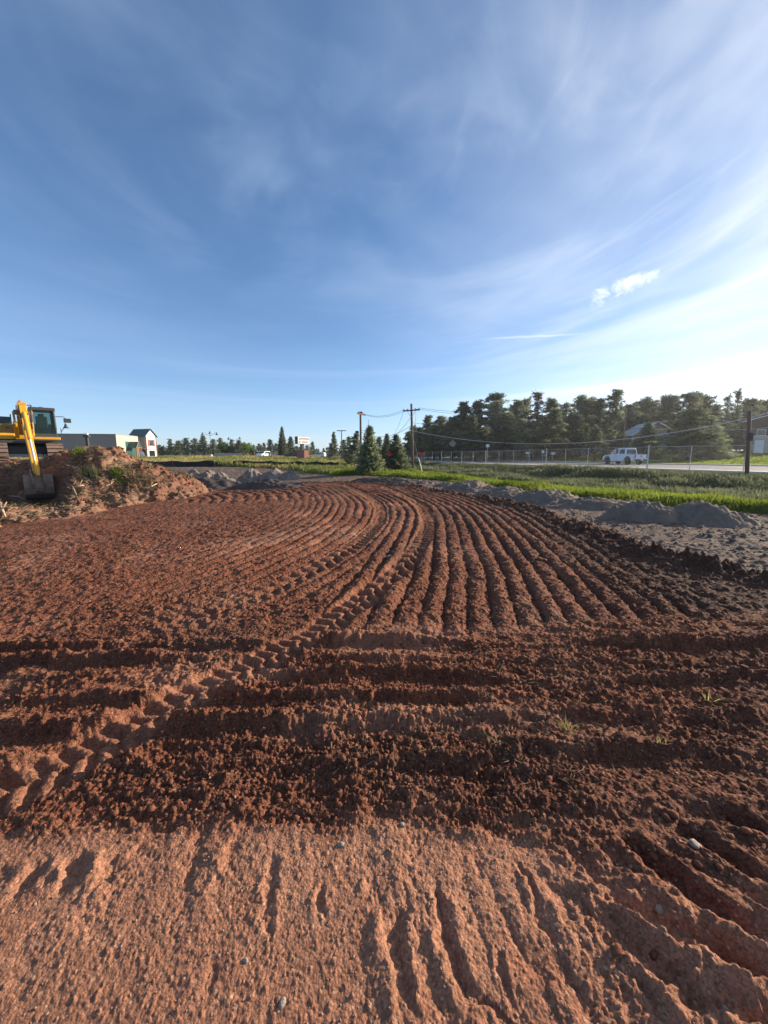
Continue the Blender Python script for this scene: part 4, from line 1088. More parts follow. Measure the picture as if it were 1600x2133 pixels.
wr_ = wire(B2+Vector((0, 0, -3.0)), gw, 0, 'guy wire slanting down from the tall utility pole', .014, 'wire', 'guy_wire')
dv = (B2+Vector((0, 0, -3.0))-gw)
o = MB().tube((0, 0, 0), dv.normalized()*2.0, .045, n=8).build('guy_wire_guard', M['ylw_tube']); o.location = gw+dv.normalized()*.05
tag(o, 'pale yellow plastic guard on the lower end of the guy wire', 'wire guard')
p = gnd(797, 990); p = at(797, 990, 30); p.z = Tz(p.x, p.y)
o = MB().box((0, 0, .2), (.07, .03, .5)).build('marker_stake', M['ylw_tube'], bevel=.004); o.location = p
tag(o, 'short pale marker stake in the grass right of the pointed spruce', 'stake')

# ------------------------------------------------------------ road signs
def sign(px, py, Y, kind, label, size, m, post=True, mp='galv', name='road_sign', back='galv'):
    c = at(px, py, Y); z0 = Tz(c.x, c.y); o = thing(name, label, 'sign', (c.x, c.y, z0)); h = c.z-z0
    fy = -.04
    if kind == 'oct': pts = [(math.cos(R(22.5+45*k))*size, math.sin(R(22.5+45*k))*size) for k in range(8)]
    elif kind == 'ring': pts = [(math.cos(2*math.pi*k/20)*size, math.sin(2*math.pi*k/20)*size) for k in range(20)]
    elif kind == 'dia': pts = [(size, 0), (0, size), (-size, 0), (0, -size)]
    else: pts = [(size, size*.9), (-size, size*.9), (-size, -size*.9), (size, -size*.9)]
    n = len(pts); mb = MB(); mb.add([(x, fy, h+z) for x, z in pts]+[(x, fy+.02, h+z) for x, z in pts], [tuple(range(n)), tuple(range(2*n-1, n-1, -1))]+[(i, (i+1) % n, n+(i+1) % n, n+i) for i in range(n)])
    f = mb.build('sign_face', M[m], o)
    if kind == 'ring':
        q = [(x*.45, z*.45) for x, z in pts]; MB().add([(x, fy-.012, h+z) for x, z in q]+[(x, fy-.001, h+z) for x, z in q], [tuple(range(n))]+[(i, (i+1) % n, n+(i+1) % n, n+i) for i in range(n)]).build('dark_disc', M['black'], f)
    MB().box((0, .02, h/2), (.06, .05, h+.2)).build('post', M[mp], o)
    return o
sign(811, 946, 28.5, 'ring', 'round red sign with a dark centre in front of the bluish spruce', .14, 'red', mp='black')
sign(878.5, 945.5, 60, 'sq', 'bright red square sign by the fence beside the tall utility pole', .34, 'red')
sign(943, 924, 56, 'dia', 'dull grey diamond road sign on a dark post left of the forest', .56, 'greywall', mp='black')
sign(1016, 928.5, 66, 'sq', 'small white square sign by the road in front of the forest', .27, 'white')
sign(1131, 941, 68, 'sq', 'white house number sign at the far sidewalk left of the mailbox', .24, 'white')
def mailbox(px, py, Y, label):
    c = at(px, py, Y); z0 = Tz(c.x, c.y); o = thing('mailbox', label, 'mailbox', (c.x, c.y, z0)); h = max(c.z-z0, .8)
    prof = [(-.14, -.12), (.14, -.12), (.14, .06)]+[(.14*math.cos(a), .06+.14*math.sin(a)) for a in np.linspace(0, math.pi, 8)][1:-1]+[(-.14, .06)]
    MB().prism([(y, z+h) for y, z in prof], -.32, .32).build('box', M['white'], o)
    MB().box((0, 0, h/2-.1), (.1, .1, h)).build('post', M['timber'], o)
mailbox(1152, 945, 70, 'white mailbox on a brown post at the far sidewalk')
mailbox(1099, 944, 72, 'small white mailbox further left at the far sidewalk')

# ------------------------------------------------------------ lamps
def lamp(px, top, Y, base_h, arms, label, concrete=True, r=.07):
    c = at(px, top, Y); z0 = Tz(c.x, c.y); h = c.z-z0
    o = thing('street_lamp', label, 'street lamp', (c.x, c.y, z0))
    MB().tube((0, 0, .5 if concrete else 0), (0, 0, h), r, r*.7, 8).build('post', M['black'], o)
    if concrete: MB().lathe((0, 0, -.1), [(.3, 0), (.3, .85), (.26, .9)], 12).build('concrete_base', M['white'], o)
    for dx, dy, up in arms:
        e = Vector((dx, dy, h+up)); s = Vector((0, 0, h-.55))
        mid = s.lerp(e, .5)+Vector((dx*.05, dy*.05, -.15))
        MB().pipe([s, mid, e+Vector((0, 0, .05)), e+Vector((dx*.06, dy*.06, -.05))], [.045, .04, .035, .03], 6).build('arm', M['black'], o)
        MB().lathe(e+Vector((dx*.06, dy*.06, -.75)), [(.42, 0), (.40, .06), (.2, .28), (.12, .62), (.05, .72)], 12).build('lamp_shade', M['char'], o, smooth=True)
lamp(437, 903, 110, 0, [(1.75, .2, .35), (-1.7, -.6, .3), (-.65, 1.5, .75)], 'nearer black triple street lamp on a white base left of the grey fence')
lamp(487.5, 915, 124, 0, [(1.7, .2, .75), (-1.75, .2, .7)], 'farther black double armed street lamp on a white base above the grey fence')
lamp(126.5, 892, 62, 0, [(.8, 0, .75)], 'single bell shaped street lamp right of the excavator cab', False, .06)
# square flood lamp in front of the grey wall
c = at(180.5, 906, 88); z0 = Tz(c.x, c.y); o = thing('floodlight_post', 'dark floodlight post standing before the grey wall', 'floodlight', (c.x, c.y, z0)); h = c.z-z0
MB().box((0, 0, h/2-.3), (.5, .45, h-.4)).build('post', M['black'], o)
MB().box((0, 0, h-.25), (1.15, .8, .5)).build('lamp_head', M['black'], o, bevel=.03)
MB().box((0, -.1, h+.22), (.7, .5, .28)).build('sensor_box', M['white'], o, bevel=.02)

# ------------------------------------------------------------ supermarket and tower
def wall_frame(px0, Y0, dirx):
    a = at(px0, 943, Y0); return Vector((a.x, a.y, 0)), Vector(dirx).normalized()
def local_box(mb, o, u, v, u0, u1, v0, v1, z0, z1):
    vs = [o+u*a+v*b+Vector((0, 0, z)) for z in (z0, z1) for a, b in ((u0, v0), (u1, v0), (u1, v1), (u0, v1))]
    return mb.add(vs, [(3, 2, 1, 0), (4, 5, 6, 7), (0, 1, 5, 4), (1, 2, 6, 5), (2, 3, 7, 6), (3, 0, 4, 7)])
C0 = at(240, 904, 120); zt_ = C0.z; C0.z = 0
va = Vector((-.2, .98, 0)).normalized(); ua = Vector((-va.y, va.x, 0))           # va: along the lit wall going away, ua: to the left along the grey wall
b0 = thing('store_building', 'long flat roofed grey store with one cream sunlit end wall', 'store', C0)
Z = Vector((0, 0, 0)); zb = Tz(C0.x, C0.y)-.3
local_box(MB(), Z, ua, va, 0, 58, .12, 16, zb, zt_-.15).build('wall', M['greywall'], b0)
local_box(MB(), Z, ua, va, -.12, 0, 0, 16, zb, zt_-.15).build('end_wall', M['cream'], b0)['label'] = 'cream sunlit end wall'
local_box(MB(), Z, ua, va, -.2, 58, -.05, 16.1, zt_-.15, zt_).build('parapet_cap', M['greywall'], b0)
local_box(MB(), Z, ua, va, -.05, 58, 0, .12, zb, zb+2.15).build('lower_band', M['greywall'], b0)
local_box(MB(), Z, ua, va, -.02, 58, -.02, .13, zb+2.15, zb+2.35).build('dark_stripe', M['black'], b0)
# entrance porch on the lit wall: dark glass under a green hip with timber posts
pr = MB(); local_box(pr, Z, ua, va, -.2, -.13, 6, 14.5, zb+.3, zb+5.2); pr.build('entrance_glazing', M['greenroof'], b0)
pg = MB(); A = -ua
def lp(a, b, z): return A*a+va*b+Vector((0, 0, z))
for s in (0,):
    pg.add([lp(.2, 6.5, zb+3.1), lp(3.0, 6.5, zb+3.1), lp(3.0, 10.8, zb+3.1), lp(.2, 10.8, zb+3.1), lp(.2, 8.6, zb+5.2), lp(3.0, 8.6, zb+5.2)], [(0, 1, 5, 4), (2, 3, 4, 5), (1, 2, 5), (0, 4, 3), (3, 2, 1, 0)])
pgo = pg.build('porch_roof', M['greenroof'], b0)
tb = MB(); tb.pipe([lp(3.05, 6.3, zb+3.0), lp(3.05, 8.6, zb+5.3)], .14, 5).pipe([lp(3.05, 10.9, zb+3.0), lp(3.05, 8.6, zb+5.3)], .14, 5).pipe([lp(3.05, 6.8, zb+3.2), lp(3.05, 10.4, zb+3.2)], .12, 5); tb.build('gable_timber', M['timber'], pgo)
for b_ in (6.7, 8.0, 9.3, 10.5): MB().tube(lp(2.9, b_, zb), lp(2.9, b_, zb+3.1), .16, n=6).build('porch_post', M['timber'], b0)

C1 = at(306, 943, 138); C1.z = 0; zb1 = Tz(C1.x, C1.y)-.2
va1 = Vector((.31, .95, 0)).normalized(); ua1 = Vector((-va1.y, va1.x, 0))       # va1 along the gable face, ua1 back along the shaded side
t0 = thing('tower_house', 'tall cream gabled tower with a green roof at the end of the store', 'house', C1)
ze = at(306, 908.5, 138).z; zr = at(306, 893.5, 138).z; W = 4.2; D = 7.4
tw = MB(); tw.add([va1*0+Vector((0, 0, zb1)), va1*W+Vector((0, 0, zb1)), va1*W+ua1*D+Vector((0, 0, zb1)), ua1*D+Vector((0, 0, zb1)),
        Vector((0, 0, ze)), va1*W+Vector((0, 0, ze)), va1*W+ua1*D+Vector((0, 0, ze)), ua1*D+Vector((0, 0, ze)), va1*W/2+Vector((0, 0, zr-.12)), va1*W/2+ua1*D+Vector((0, 0, zr-.12))],
        [(0, 1, 5, 8, 4), (1, 2, 6, 5), (2, 3, 7, 9, 6), (3, 0, 4, 7), (4, 8, 9, 7), (5, 6, 9, 8)]).build('wall', M['tan'], t0)
fc = MB(); e_ = -ua1*.04
fc.add([e_+Vector((0, 0, zb1)), e_+va1*W+Vector((0, 0, zb1)), e_+va1*W+Vector((0, 0, ze)), e_+va1*W/2+Vector((0, 0, zr-.2)), e_+Vector((0, 0, ze))], [(0, 1, 2, 3, 4)]).build('gable_face', M['white'], t0)
rf = MB(); ov = .45
for sg, y0 in ((1, -.5), (-1, W+.5)):
    a = va1*y0+Vector((0, 0, ze-.25)); rdg = va1*W/2+Vector((0, 0, zr+.05)); up = Vector((0, 0, .14))
    q = [a-ua1*ov, a+ua1*(D+ov), rdg+ua1*(D+ov), rdg-ua1*ov]
    rf.add(q+[v+up for v in q], [(0, 1, 2, 3), (7, 6, 5, 4), (0, 4, 5, 1), (1, 5, 6, 2), (2, 6, 7, 3), (3, 7, 4, 0)])
rf.build('roof', M['greenroof'], t0)
def face_q(mb, f0, f1, z0, z1, d=.1):
    return local_box(mb, -ua1*.05, va1, -ua1, f0, f1, 0, d, z0, z1)
face_q(MB(), 1.3, 2.9, zb1+4.0, zb1+6.0).build('window', M['glass'], t0)
for f0, f1 in ((.75, 1.25), (2.95, 3.45)): face_q(MB(), f0, f1, zb1+3.8, zb1+6.2, .14).build('shutter', M['red'], t0)
face_q(MB(), 1.0, 3.2, zb1+.3, zb1+2.3).build('shop_window', M['glass'], t0)
face_q(MB(), .0, W, zb1+2.7, zb1+2.95, .16).build('timber_band', M['timber'], t0)
face_q(MB(), .0, .15, zb1, ze, .14).build('corner_board', M['timber'], t0)
face_q(MB(), W-.15, W, zb1, ze, .14).build('corner_board', M['timber'], t0)
local_box(MB(), Vector((0, 0, 0)), ua1, -va1, .6, 2.6, .03, .12, zb1+.2, zb1+2.6).build('dark_doorway', M['glass'], t0)
local_box(MB(), Vector((0, 0, 0)), ua1, -va1, 0, D+.2, .02, .9, zb1+2.75, zb1+2.95).build('awning', M['timber'], t0)
# white tank by the tower
c = at(297, 952, 120); c.z = Tz(c.x, c.y)
o = thing('storage_tank', 'small white tank standing before the tower', 'tank', c)
MB().lathe((0, 0, 0), [(.5, 0), (.55, .1), (.55, 1.2), (.35, 1.6), (.15, 1.7)], 14).build('shell', M['white'], o, smooth=True); MB().lathe((0, 0, 1.7), [(.15, 0), (.15, .15)], 10).build('lid', M['black'], o)

# ------------------------------------------------------------ brick monument sign
SY = 84; c = at(631, 958, SY); c.z = Tz(c.x, c.y)
u_ = Vector((.66, .75, 0)).normalized(); ang_ = math.atan2(u_.y, u_.x)
o = thing('monument_sign', 'store sign board with faded red lettering on a black post over a brick pedestal', 'sign', c, ang_)
hz = lambda py: at(631, py, SY).z-c.z
MB().box((0, 0, (hz(939)-.3)/2), (1.2, 2.7, hz(939)+.3)).build('pedestal', M['brick'], o)
MB().box((0, 0, hz(938.2)), (1.34, 2.84, .16)).build('pedestal_cap', M['timber'], o)
MB().box((-.1, 0, (hz(925)+hz(938))/2), (.6, .6, hz(925)-hz(938))).build('post', M['black'], o)
bz0, bz1 = hz(925), hz(909.5)
MB().box((0, 0, (bz0+bz1)/2), (3.1, 1.0, bz1-bz0)).build('cabinet', M['black'], o)
bd = MB().box((0, -.52, (bz0+bz1)/2), (3.04, .03, bz1-bz0-.06)).build('sign_board', M['white'], o)
M['lett'] = pbr('faded_red_letters', (.45, .22, .17), .6)
lt = MB()
for i in range(9):                       # worn, illegible strokes of a long arched upper word
    x_ = -1.2+i*.30; z_ = bz0+(bz1-bz0)*(.66+.05*math.cos((i-4)*.35))
    lt.box((x_, -.54, z_), (.06, .02, .40)).box((x_+.14, -.54, z_), (.06, .02, .38)).box((x_+.07, -.54, z_+(.1 if i % 2 else -.12)), (.10, .018, .07))
for i in range(6):                       # and of the shorter lower word
    x_ = -.45+i*.27; z_ = bz0+(bz1-bz0)*.27
    lt.box((x_, -.54, z_), (.06, .02, .32)).box((x_+.12, -.54, z_), (.05, .02, .30)).box((x_+.06, -.54, z_+(.09 if i % 3 else -.1)), (.09, .018, .06))
lt.build('lettering', M['lett'], bd)
MB().lathe((-1.02, -.53, bz0+(bz1-bz0)*.27), [(.02, -.14), (.17, 0), (.02, .14)], 6).build('emblem', M['char'], bd)

# ------------------------------------------------------------ small things on the left plain
def plank_fence(px0, px1, ytop, ybot, Y, label, name='board_fence', gap=.02, m='plank'):
    a = at(px0, ybot, Y); b = at(px1, ybot, Y); a.z = Tz(a.x, a.y); b.z = Tz(b.x, b.y); h = at(px0, ytop, Y).z-a.z
    o = thing(name, label, 'fence', a); d = b-a; L = d.length; n = max(3, int(L/.5)); d.normalize()
    mb = MB()
    for i in range(n):
        q = d*(L*(i+.5)/n); mb.box(q+Vector((0, 0, h/2+rnd.uniform(-.04, .04))), (L/n-gap*2, .05, h))
    mb.build('boards', M[m], o)
    MB().box(d*L/2+Vector((0, .06, h*.75)), (L, .06, .12)).box(d*L/2+Vector((0, .06, h*.3)), (L, .06, .12)).build('rails', M[m], o)
    for i in range(0, n+1, 5): MB().box(d*(L*i/n)+Vector((0, .14, h/2)), (.12, .1, h+.2)).build('post', M[m], o)
plank_fence(447, 502, 944, 955, 118, 'weathered grey board fence behind the triple lamps')
plank_fence(560, 578, 941.5, 956, 100, 'pale slatted bin enclosure right of the white car', 'slatted_enclosure', .06)
a = at(591, 948, 100); b = at(606, 948, 100); z0 = Tz(a.x, a.y); h = a.z-z0
o = MB().box((0, 0, h/2-.1), ((b-a).length, .3, h+.2)).build('brick_wall', M['brick'], bevel=.02); o.location = ((a.x+b.x)/2, a.y, z0)
tag(o, 'low brick wall left of the sign pedestal', 'wall')
# rail fence
a = at(503, 955, 112); b = at(530, 955, 112); a.z = Tz(a.x, a.y); b.z = Tz(b.x, b.y)
o = thing('rail_fence', 'dark rail fence under the bright leafy tree', 'fence', a); d = b-a
for i in range(5): MB().box(d*i/4+Vector((0, 0, .6)), (.14, .14, 1.4)).build('post', M['timber'], o)
for zz in (.5, 1.1): MB().tube(Vector((0, 0, zz)), d+Vector((0, 0, zz)), .05, n=6).build('rail', M['timber'], o)
# black silt fence
def silt(pxs, label):
    base = [at(px, py, Y) for px, py, Y in pxs]; pts = []
    for a, b in zip(base[:-1], base[1:]):
        for k in range(6): pts.append(a.lerp(b, k/6))
    pts.append(base[-1])
    for q in pts: q.z = Tz(q.x, q.y)
    o0 = pts[0].copy(); o = thing('silt_fence', label, 'silt fence', o0); n = len(pts); fb = MB()
    V = []; F = []
    for i, q in enumerate(pts):
        hh = .78-.16*abs(math.sin(i*.52))+rnd.uniform(-.03, .03)
        for t in (0, .5, 1.): V.append(q-o0+Vector((0, .06*math.sin(i*1.3)*t, -.05+t*hh)))
        for t in (1., .5, 0): V.append(q-o0+Vector((0, .06*math.sin(i*1.3)*t+.012, -.05+t*hh)))
    for i in range(n-1):
        for k in range(5): F.append((i*6+k, i*6+k+1, (i+1)*6+k+1, (i+1)*6+k))
    fb.add(V, F); fb.build('fabric', M['fabric'], o)
    for i in range(0, n, 6): MB().box(pts[i]-o0+Vector((0, .05, .35)), (.05, .05, .9)).build('stake', M['timber'], o)
silt([(300, 975, 45), (360, 974, 45), (430, 972, 46), (500, 972, 46.5), (570, 972, 46)], 'long black silt fence behind the far gravel heaps')
silt([(568, 974, 43), (620, 974, 44), (660, 975, 43), (690, 974, 42), (705, 971, 41)], 'black silt fence sagging below the brick sign')
drive('driveway', [(-14.2, 66), (-15.5, 74), (-17.5, 84), (-19.5, 100), (-24, 125)], 2.4, M['conc'])
drive('parking_lot', [(-95, 112), (-60, 116), (-20, 116)], 11, M['asphalt'])
drive('side_street', [(40.5, 60), (54, 76), (66, 88)], 6, M['conc'])

# ------------------------------------------------------------ cars
def wheel(parent, x, y, r, w, side):
    t = MB().lathe((x-w/2, y, r), [(r*.62, 0), (r*.96, .02), (r, .06), (r, w-.06), (r*.96, w-.02), (r*.62, w)], 20, 'x').build('wheel', M['tyre'], parent, smooth=False)
    xx = x+side*(w/2-.02)
    MB().lathe((xx-.01, y, r), [(r*.6, 0), (r*.6, .03), (r*.2, .045)], 12, 'x').build('rim', M['char'], t)
def pickup(loc, rz, label):
    o = thing('pickup_truck', label, 'pickup truck', loc, rz)      # forward = +y
    hw = .98
    body = [(-2.9, .62), (-2.9, 1.22), (-.75, 1.25), (-.75, 1.28), (1.15, 1.28), (1.3, 1.24), (2.55, 1.12), (2.82, 1.0), (2.9, .72), (2.86, .5), (2.3, .42), (-2.3, .46)]
    # wheel arches cut into the profile
    def arch(cy, r, z): return [(cy+r*math.cos(a), z+r*math.sin(a)) for a in np.linspace(0, math.pi, 9)]
    prof = [(-2.9, .62), (-2.9, 1.22), (1.15, 1.28), (1.3, 1.25), (2.5, 1.12), (2.82, .98), (2.9, .72), (2.86, .48)]+arch(1.95, .53, .46)+[(1.3, .42), (-1.1, .42)]+arch(-1.72, .53, .46)+[(-2.35, .5)]
    MB().prism(prof, -hw, hw).build('body', M['tbody'], o, bevel=.04)
    cab = MB(); cz0, cz1 = 1.24, 1.98
    lo = [(-.78, 1.27), (1.22, 1.27)]; top = [(-.62, cz1), (.42, cz1)]
    cab.add([(-.93, -1.3, 1.24), (.93, -1.3, 1.24), (.93, 1.28, 1.24), (-.93, 1.28, 1.24), (-.76, -1.14, cz1), (.76, -1.14, cz1), (.76, .36, cz1), (-.76, .36, cz1)],
            [(3, 2, 1, 0), (4, 5, 6, 7), (0, 1, 5, 4), (1, 2, 6, 5), (2, 3, 7, 6), (3, 0, 4, 7)])
    cb = cab.build('cab', M['tbody'], o, bevel=.05)
    def side_x(z): return .93-(z-1.24)/(cz1-1.24)*.17+.012
    for s in (-1, 1):
        for y0, y1, y2, y3 in ((-1.1, -.08, -.08, -.98), (.12, .98, .46, .12)):
            zlo, zhi = 1.31, 1.86
            MB().add([(s*side_x(zlo), y0, zlo), (s*side_x(zlo), y1, zlo), (s*side_x(zhi), y2, zhi), (s*side_x(zhi), y3, zhi)]+[(s*(side_x(zlo)-.03), y0, zlo), (s*(side_x(zlo)-.03), y1, zlo), (s*(side_x(zhi)-.03), y2, zhi), (s*(side_x(zhi)-.03), y3, zhi)],
                     [(0, 1, 2, 3), (7, 6, 5, 4), (0, 4, 5, 1), (1, 5, 6, 2), (2, 6, 7, 3), (3, 7, 4, 0)]).build('window', M['glass'], cb)
        MB().box((s*1.1, .95, 1.4), (.22, .1, .26)).build('mirror', M['tbody'], o, bevel=.03)
        MB().box((s*.90, -2.91, 1.0), (.14, .04, .36)).build('tail_light', M['char'], o)
        MB().box((s*.992, .12, .85), (.008, .015, .72)).build('door_seam', M['char'], o)
        MB().box((s*.998, .35, 1.12), (.02, .16, .04)).box((s*.998, -.4, 1.12), (.02, .16, .04)).build('door_handle', M['char'], o)
        wheel(o, s*.86, 1.95, .43, .3, s); wheel(o, s*.86, -1.72, .43, .3, s)
        for cy in (1.95, -1.72): MB().pipe([(s*.99, cy+.56*math.cos(a), .46+.56*math.sin(a)) for a in np.linspace(.1, math.pi-.1, 9)], .045, 5).build('fender_flare', M['char'], o)
    MB().box((0, .98, 1.0), (1.6, .02, .1)).build('cowl', M['char'], o)
    MB().add([(-.80, 1.20, 1.33), (.80, 1.20, 1.33), (.68, .46, 1.84), (-.68, .46, 1.84)], [(0, 1, 2, 3)]).build('windshield', M['glass'], cb)
    MB().add([(-.78, -1.305, 1.34), (.78, -1.305, 1.34), (.68, -1.185, 1.84), (-.68, -1.185, 1.84)], [(0, 1, 2, 3)]).build('rear_window', M['glass'], cb)
    tg = MB().box((0, -2.92, .98), (1.6, .05, .46)).build('tailgate', M['tbody'], o, bevel=.02); MB().box((0, -2.955, 1.05), (.22, .02, .14)).build('handle', M['char'], tg)
    MB().box((0, -3.0, .58), (1.86, .2, .2)).build('rear_bumper', M['char'], o, bevel=.03); MB().box((0, 2.93, .55), (1.86, .12, .26)).build('front_bumper', M['char'], o, bevel=.03)
    MB().box((0, -2.1, 1.262), (1.6, 1.45, .06)).build('bed_cover', M['char'], o)
    o.scale = (1.0, .9, 1.08)
    MB().box((0, -3.105, .62), (.32, .012, .16)).build('licence_plate', M['white'], o)
tp0 = at(1289, 967.5, 51.5); tz = float(road_level(np.array(tp0.y)))+.03
pickup((tp0.x+.6, tp0.y, tz), math.atan2(.22, .975), 'white pickup truck with black fenders driving away on the road')
def suv(px, py, Y, rz, label, m):
    c = at(px, py, Y); c.z = Tz(c.x, c.y); o = thing('parked_car', label, 'car', c, rz, 'parked cars on the left')
    prof = [(-2.2, .45), (-2.25, 1.0), (-2.1, 1.6), (-1.6, 1.75), (.5, 1.72), (1.1, 1.12), (2.1, 1.0), (2.25, .7), (2.2, .4)]
    MB().prism(prof, -.88, .88).build('body', m, o, bevel=.08)
    for s in (-1, 1):
        MB().prism([(-1.9, 1.1), (-1.75, 1.58), (.4, 1.58), (.85, 1.1)], s*.885, s*.9).build('side_window', M['glass'], o)
        wheel(o, s*.8, 1.35, .36, .24, s); wheel(o, s*.8, -1.4, .36, .24, s)
    MB().add([(-.72, 1.12, 1.15), (.72, 1.12, 1.15), (.62, .58, 1.66), (-.62, .58, 1.66)], [(0, 1, 2, 3)]).build('windshield', M['glass'], o)
    for s in (-1, 1): MB().box((s*.65, 2.24, .78), (.3, .05, .14)).build('headlight', M['white'], o)
suv(549, 955, 102, R(165), 'white car parked beside the slatted enclosure', M['tbody'])
suv(611, 957, 96, R(100), 'black car parked left of the sign pedestal', M['char'])
suv(664, 949, 125, R(80), 'far white car right of the brick sign', M['tbody'])

# ------------------------------------------------------------ houses beyond the road
def house(px, Y, w, d, wall_h, roof_h, rz, label, wall, roof, zoff=0, name='house'):
    c = at(px, 943, Y); c.z = Tz(c.x, c.y)+zoff; o = thing(name, label, 'house', c, rz)
    MB().add([(-w/2, -d/2, -.6), (w/2, -d/2, -.6), (w/2, d/2, -.6), (-w/2, d/2, -.6), (-w/2, -d/2, wall_h), (w/2, -d/2, wall_h), (w/2, d/2, wall_h), (-w/2, d/2, wall_h), (0, -d/2, wall_h+roof_h-.1), (0, d/2, wall_h+roof_h-.1)],
             [(0, 1, 5, 8, 4), (1, 2, 6, 5), (2, 3, 7, 9, 6), (3, 0, 4, 7)]).build('wall', M[wall], o)
    rf = MB()
    for s in (-1, 1):
        k = .5/(w/2)*roof_h
        a = Vector((s*(w/2+.5), 0, wall_h-k)); r_ = Vector((0, 0, wall_h+roof_h)); e = Vector((0, d/2+.5, 0)); up = Vector((0, 0, .16))
        q = [a-e, a+e, r_+e, r_-e]; rf.add(q+[v+up for v in q], [(0, 1, 2, 3), (7, 6, 5, 4), (0, 4, 5, 1), (1, 5, 6, 2), (2, 6, 7, 3), (3, 7, 4, 0)])
    ro = rf.build('roof', M[roof], o)
    fs = MB()
    for s in (-1, 1): fs.pipe([(s*(w/2+.5), -d/2-.52, wall_h-.5/(w/2)*roof_h+.02), (0, -d/2-.52, wall_h+roof_h+.05)], .09, 4)
    fs.build('fascia', M['white'], ro)
    for xx in (-w*.28, w*.22):
        f = MB().box((xx, -d/2-.03, wall_h*.55), (1.3, .06, 1.2)).build('window_frame', M['white'], o); MB().box((xx, -d/2-.07, wall_h*.55), (1.1, .03, 1.0)).build('pane', M['glass'], f)
    MB().box((0, -d/2-.03, wall_h+roof_h*.4), (1.3, .05, .6)).build('vent', M['glass'], o)
    MB().box((w*.02, -d/2-.03, 1.0), (.95, .06, 2.0)).build('door', M['timber'], o)
    return o
house(1343, 88, 9.0, 9, 3.4, 2.6, R(-12), 'grey roofed house with white gable trim behind the pickup', 'greywall', 'greyroof', .6)
house(1222, 98, 7, 8, 2.6, 1.6, R(-25), 'white house hidden among pines left of the pickup', 'white', 'greyroof')
house(1122, 104, 7, 7, 2.2, 1.3, R(-20), 'small white house low behind the forest trunks', 'white', 'greyroof')
house(1616, 79, 12, 10, 4.9, 1.8, R(-35), 'dark brown house at the right edge behind the thick dark post', 'brownwall', 'greyroof', 1.2)
# pale shed by the brown house
c = at(1580, 930, 70); c.z = Tz(c.x, c.y)-.1
o = thing('garden_shed', 'pale shed with a curved roof before the brown house', 'shed', c, R(-30)); h = at(1580, 907, 70).z-c.z
MB().prism([(-1.5, 0), (1.5, 0), (1.5, h*.82)]+[(1.5*math.cos(a), h*.82+h*.18*math.sin(a)) for a in np.linspace(0, math.pi, 9)][1:-1]+[(-1.5, h*.82)], -1.1, 1.1).build('shell', M['tan'], o)
MB().box((-.3, -1.52, h*.38), (1.2, .05, h*.72)).build('door', M['white'], o)

# ------------------------------------------------------------ excavator
KN = at(43, 859, 17.1); BP = at(78, 990, 15.9); EC = Vector((-19.3, 21.0, 1.2))
fw = Vector((BP.x-EC.x, BP.y-EC.y, 0)).normalized(); yaw = math.atan2(-fw.x, fw.y)
ex = thing('excavator', 'yellow tracked excavator with its bucket lowered on the dirt mound', 'excavator', EC, yaw)
inv = (Matrix.Translation(EC) @ Matrix.Rotation(yaw, 4, 'Z')).inverted()
kn = inv @ KN; bp = inv @ BP; kn.x = kn.x*.6+bp.x*.4
def rounded(L, Hh, n=7):
    r = Hh/2; c = L/2-r
    return [(c+r*math.sin(a), r-r*math.cos(a)) for a in np.linspace(0, math.pi, n)]+[(-c-r*math.sin(a), r+r*math.cos(a)) for a in np.linspace(0, math.pi, n)]
for s in (-1, 1):
    xc = s*1.06; wd = .66
    tk = MB(); tk.prism(rounded(3.7, .80), xc-wd/2+.04, xc+wd/2-.04); t = tk.build('track', M['char'], ex)
    sh = MB(); pr_ = rounded(3.78, .86, 30); tot = 0; path = [Vector((0, y, z-.03)) for y, z in pr_]; path.append(path[0])
    Ls = [(b-a).length for a, b in zip(path[:-1], path[1:])]; tot = sum(Ls); ns = 44
    for i in range(ns):
        q = tot*i/ns; k = 0
        while q > Ls[k]: q -= Ls[k]; k += 1
        a, b = path[k], path[k+1]; d = (b-a).normalized(); c = a+d*q; nrm = Vector((0, d.z, -d.y))
        rot = Matrix((Vector((1, 0, 0)), d, Vector((1, 0, 0)).cross(d))).transposed()
        sh.box(Vector((xc, 0, 0))+c, (wd, tot/ns*.86, .05), rot); sh.box(Vector((xc, 0, 0))+c+rot @ Vector((0, -.05, -.04)), (wd*.98, .03, .05), rot)
    sh.build('track_shoes', M['shoe'], t)
    MB().prism([(-1.3, .22), (1.3, .22), (1.3, .58), (-1.3, .58)], xc+s*(wd/2-.03)-.02, xc+s*(wd/2-.03)+.02).build('track_frame', M['steel_dirty'], t)
MB().box((0, 0, .55), (1.5, 1.7, .42)).lathe((0, 0, .76), [(.75, 0), (.75, .24)], 20).build('undercarriage', M['char'], ex, bevel=.03)
MB().box((.0, -.2, .97), (2.5, 3.3, .12)).build('deck', M['char'], ex)
hb_ = MB(); hb_.prism([(-1.95, 1.03), (1.05, 1.03), (1.28, 1.1), (1.28, 1.34), (1.2, 1.40), (-1.95, 1.40)], .38, 1.28).build('side_box', M['yellow'], ex, bevel=.04)
MB().prism([(-1.95, 1.40), (.98, 1.40), (.98, 1.84), (.9, 1.88), (-1.95, 1.88)], .40, 1.26).build('engine_housing', M['olive'], ex, bevel=.03)
MB().box((.83, 1.292, 1.2), (.82, .03, .2)).build('tool_box_door', M['yellow'], ex, bevel=.02)
MB().box((.62, .992, 1.66), (.16, .02, .05)).build('latch', M['char'], ex)
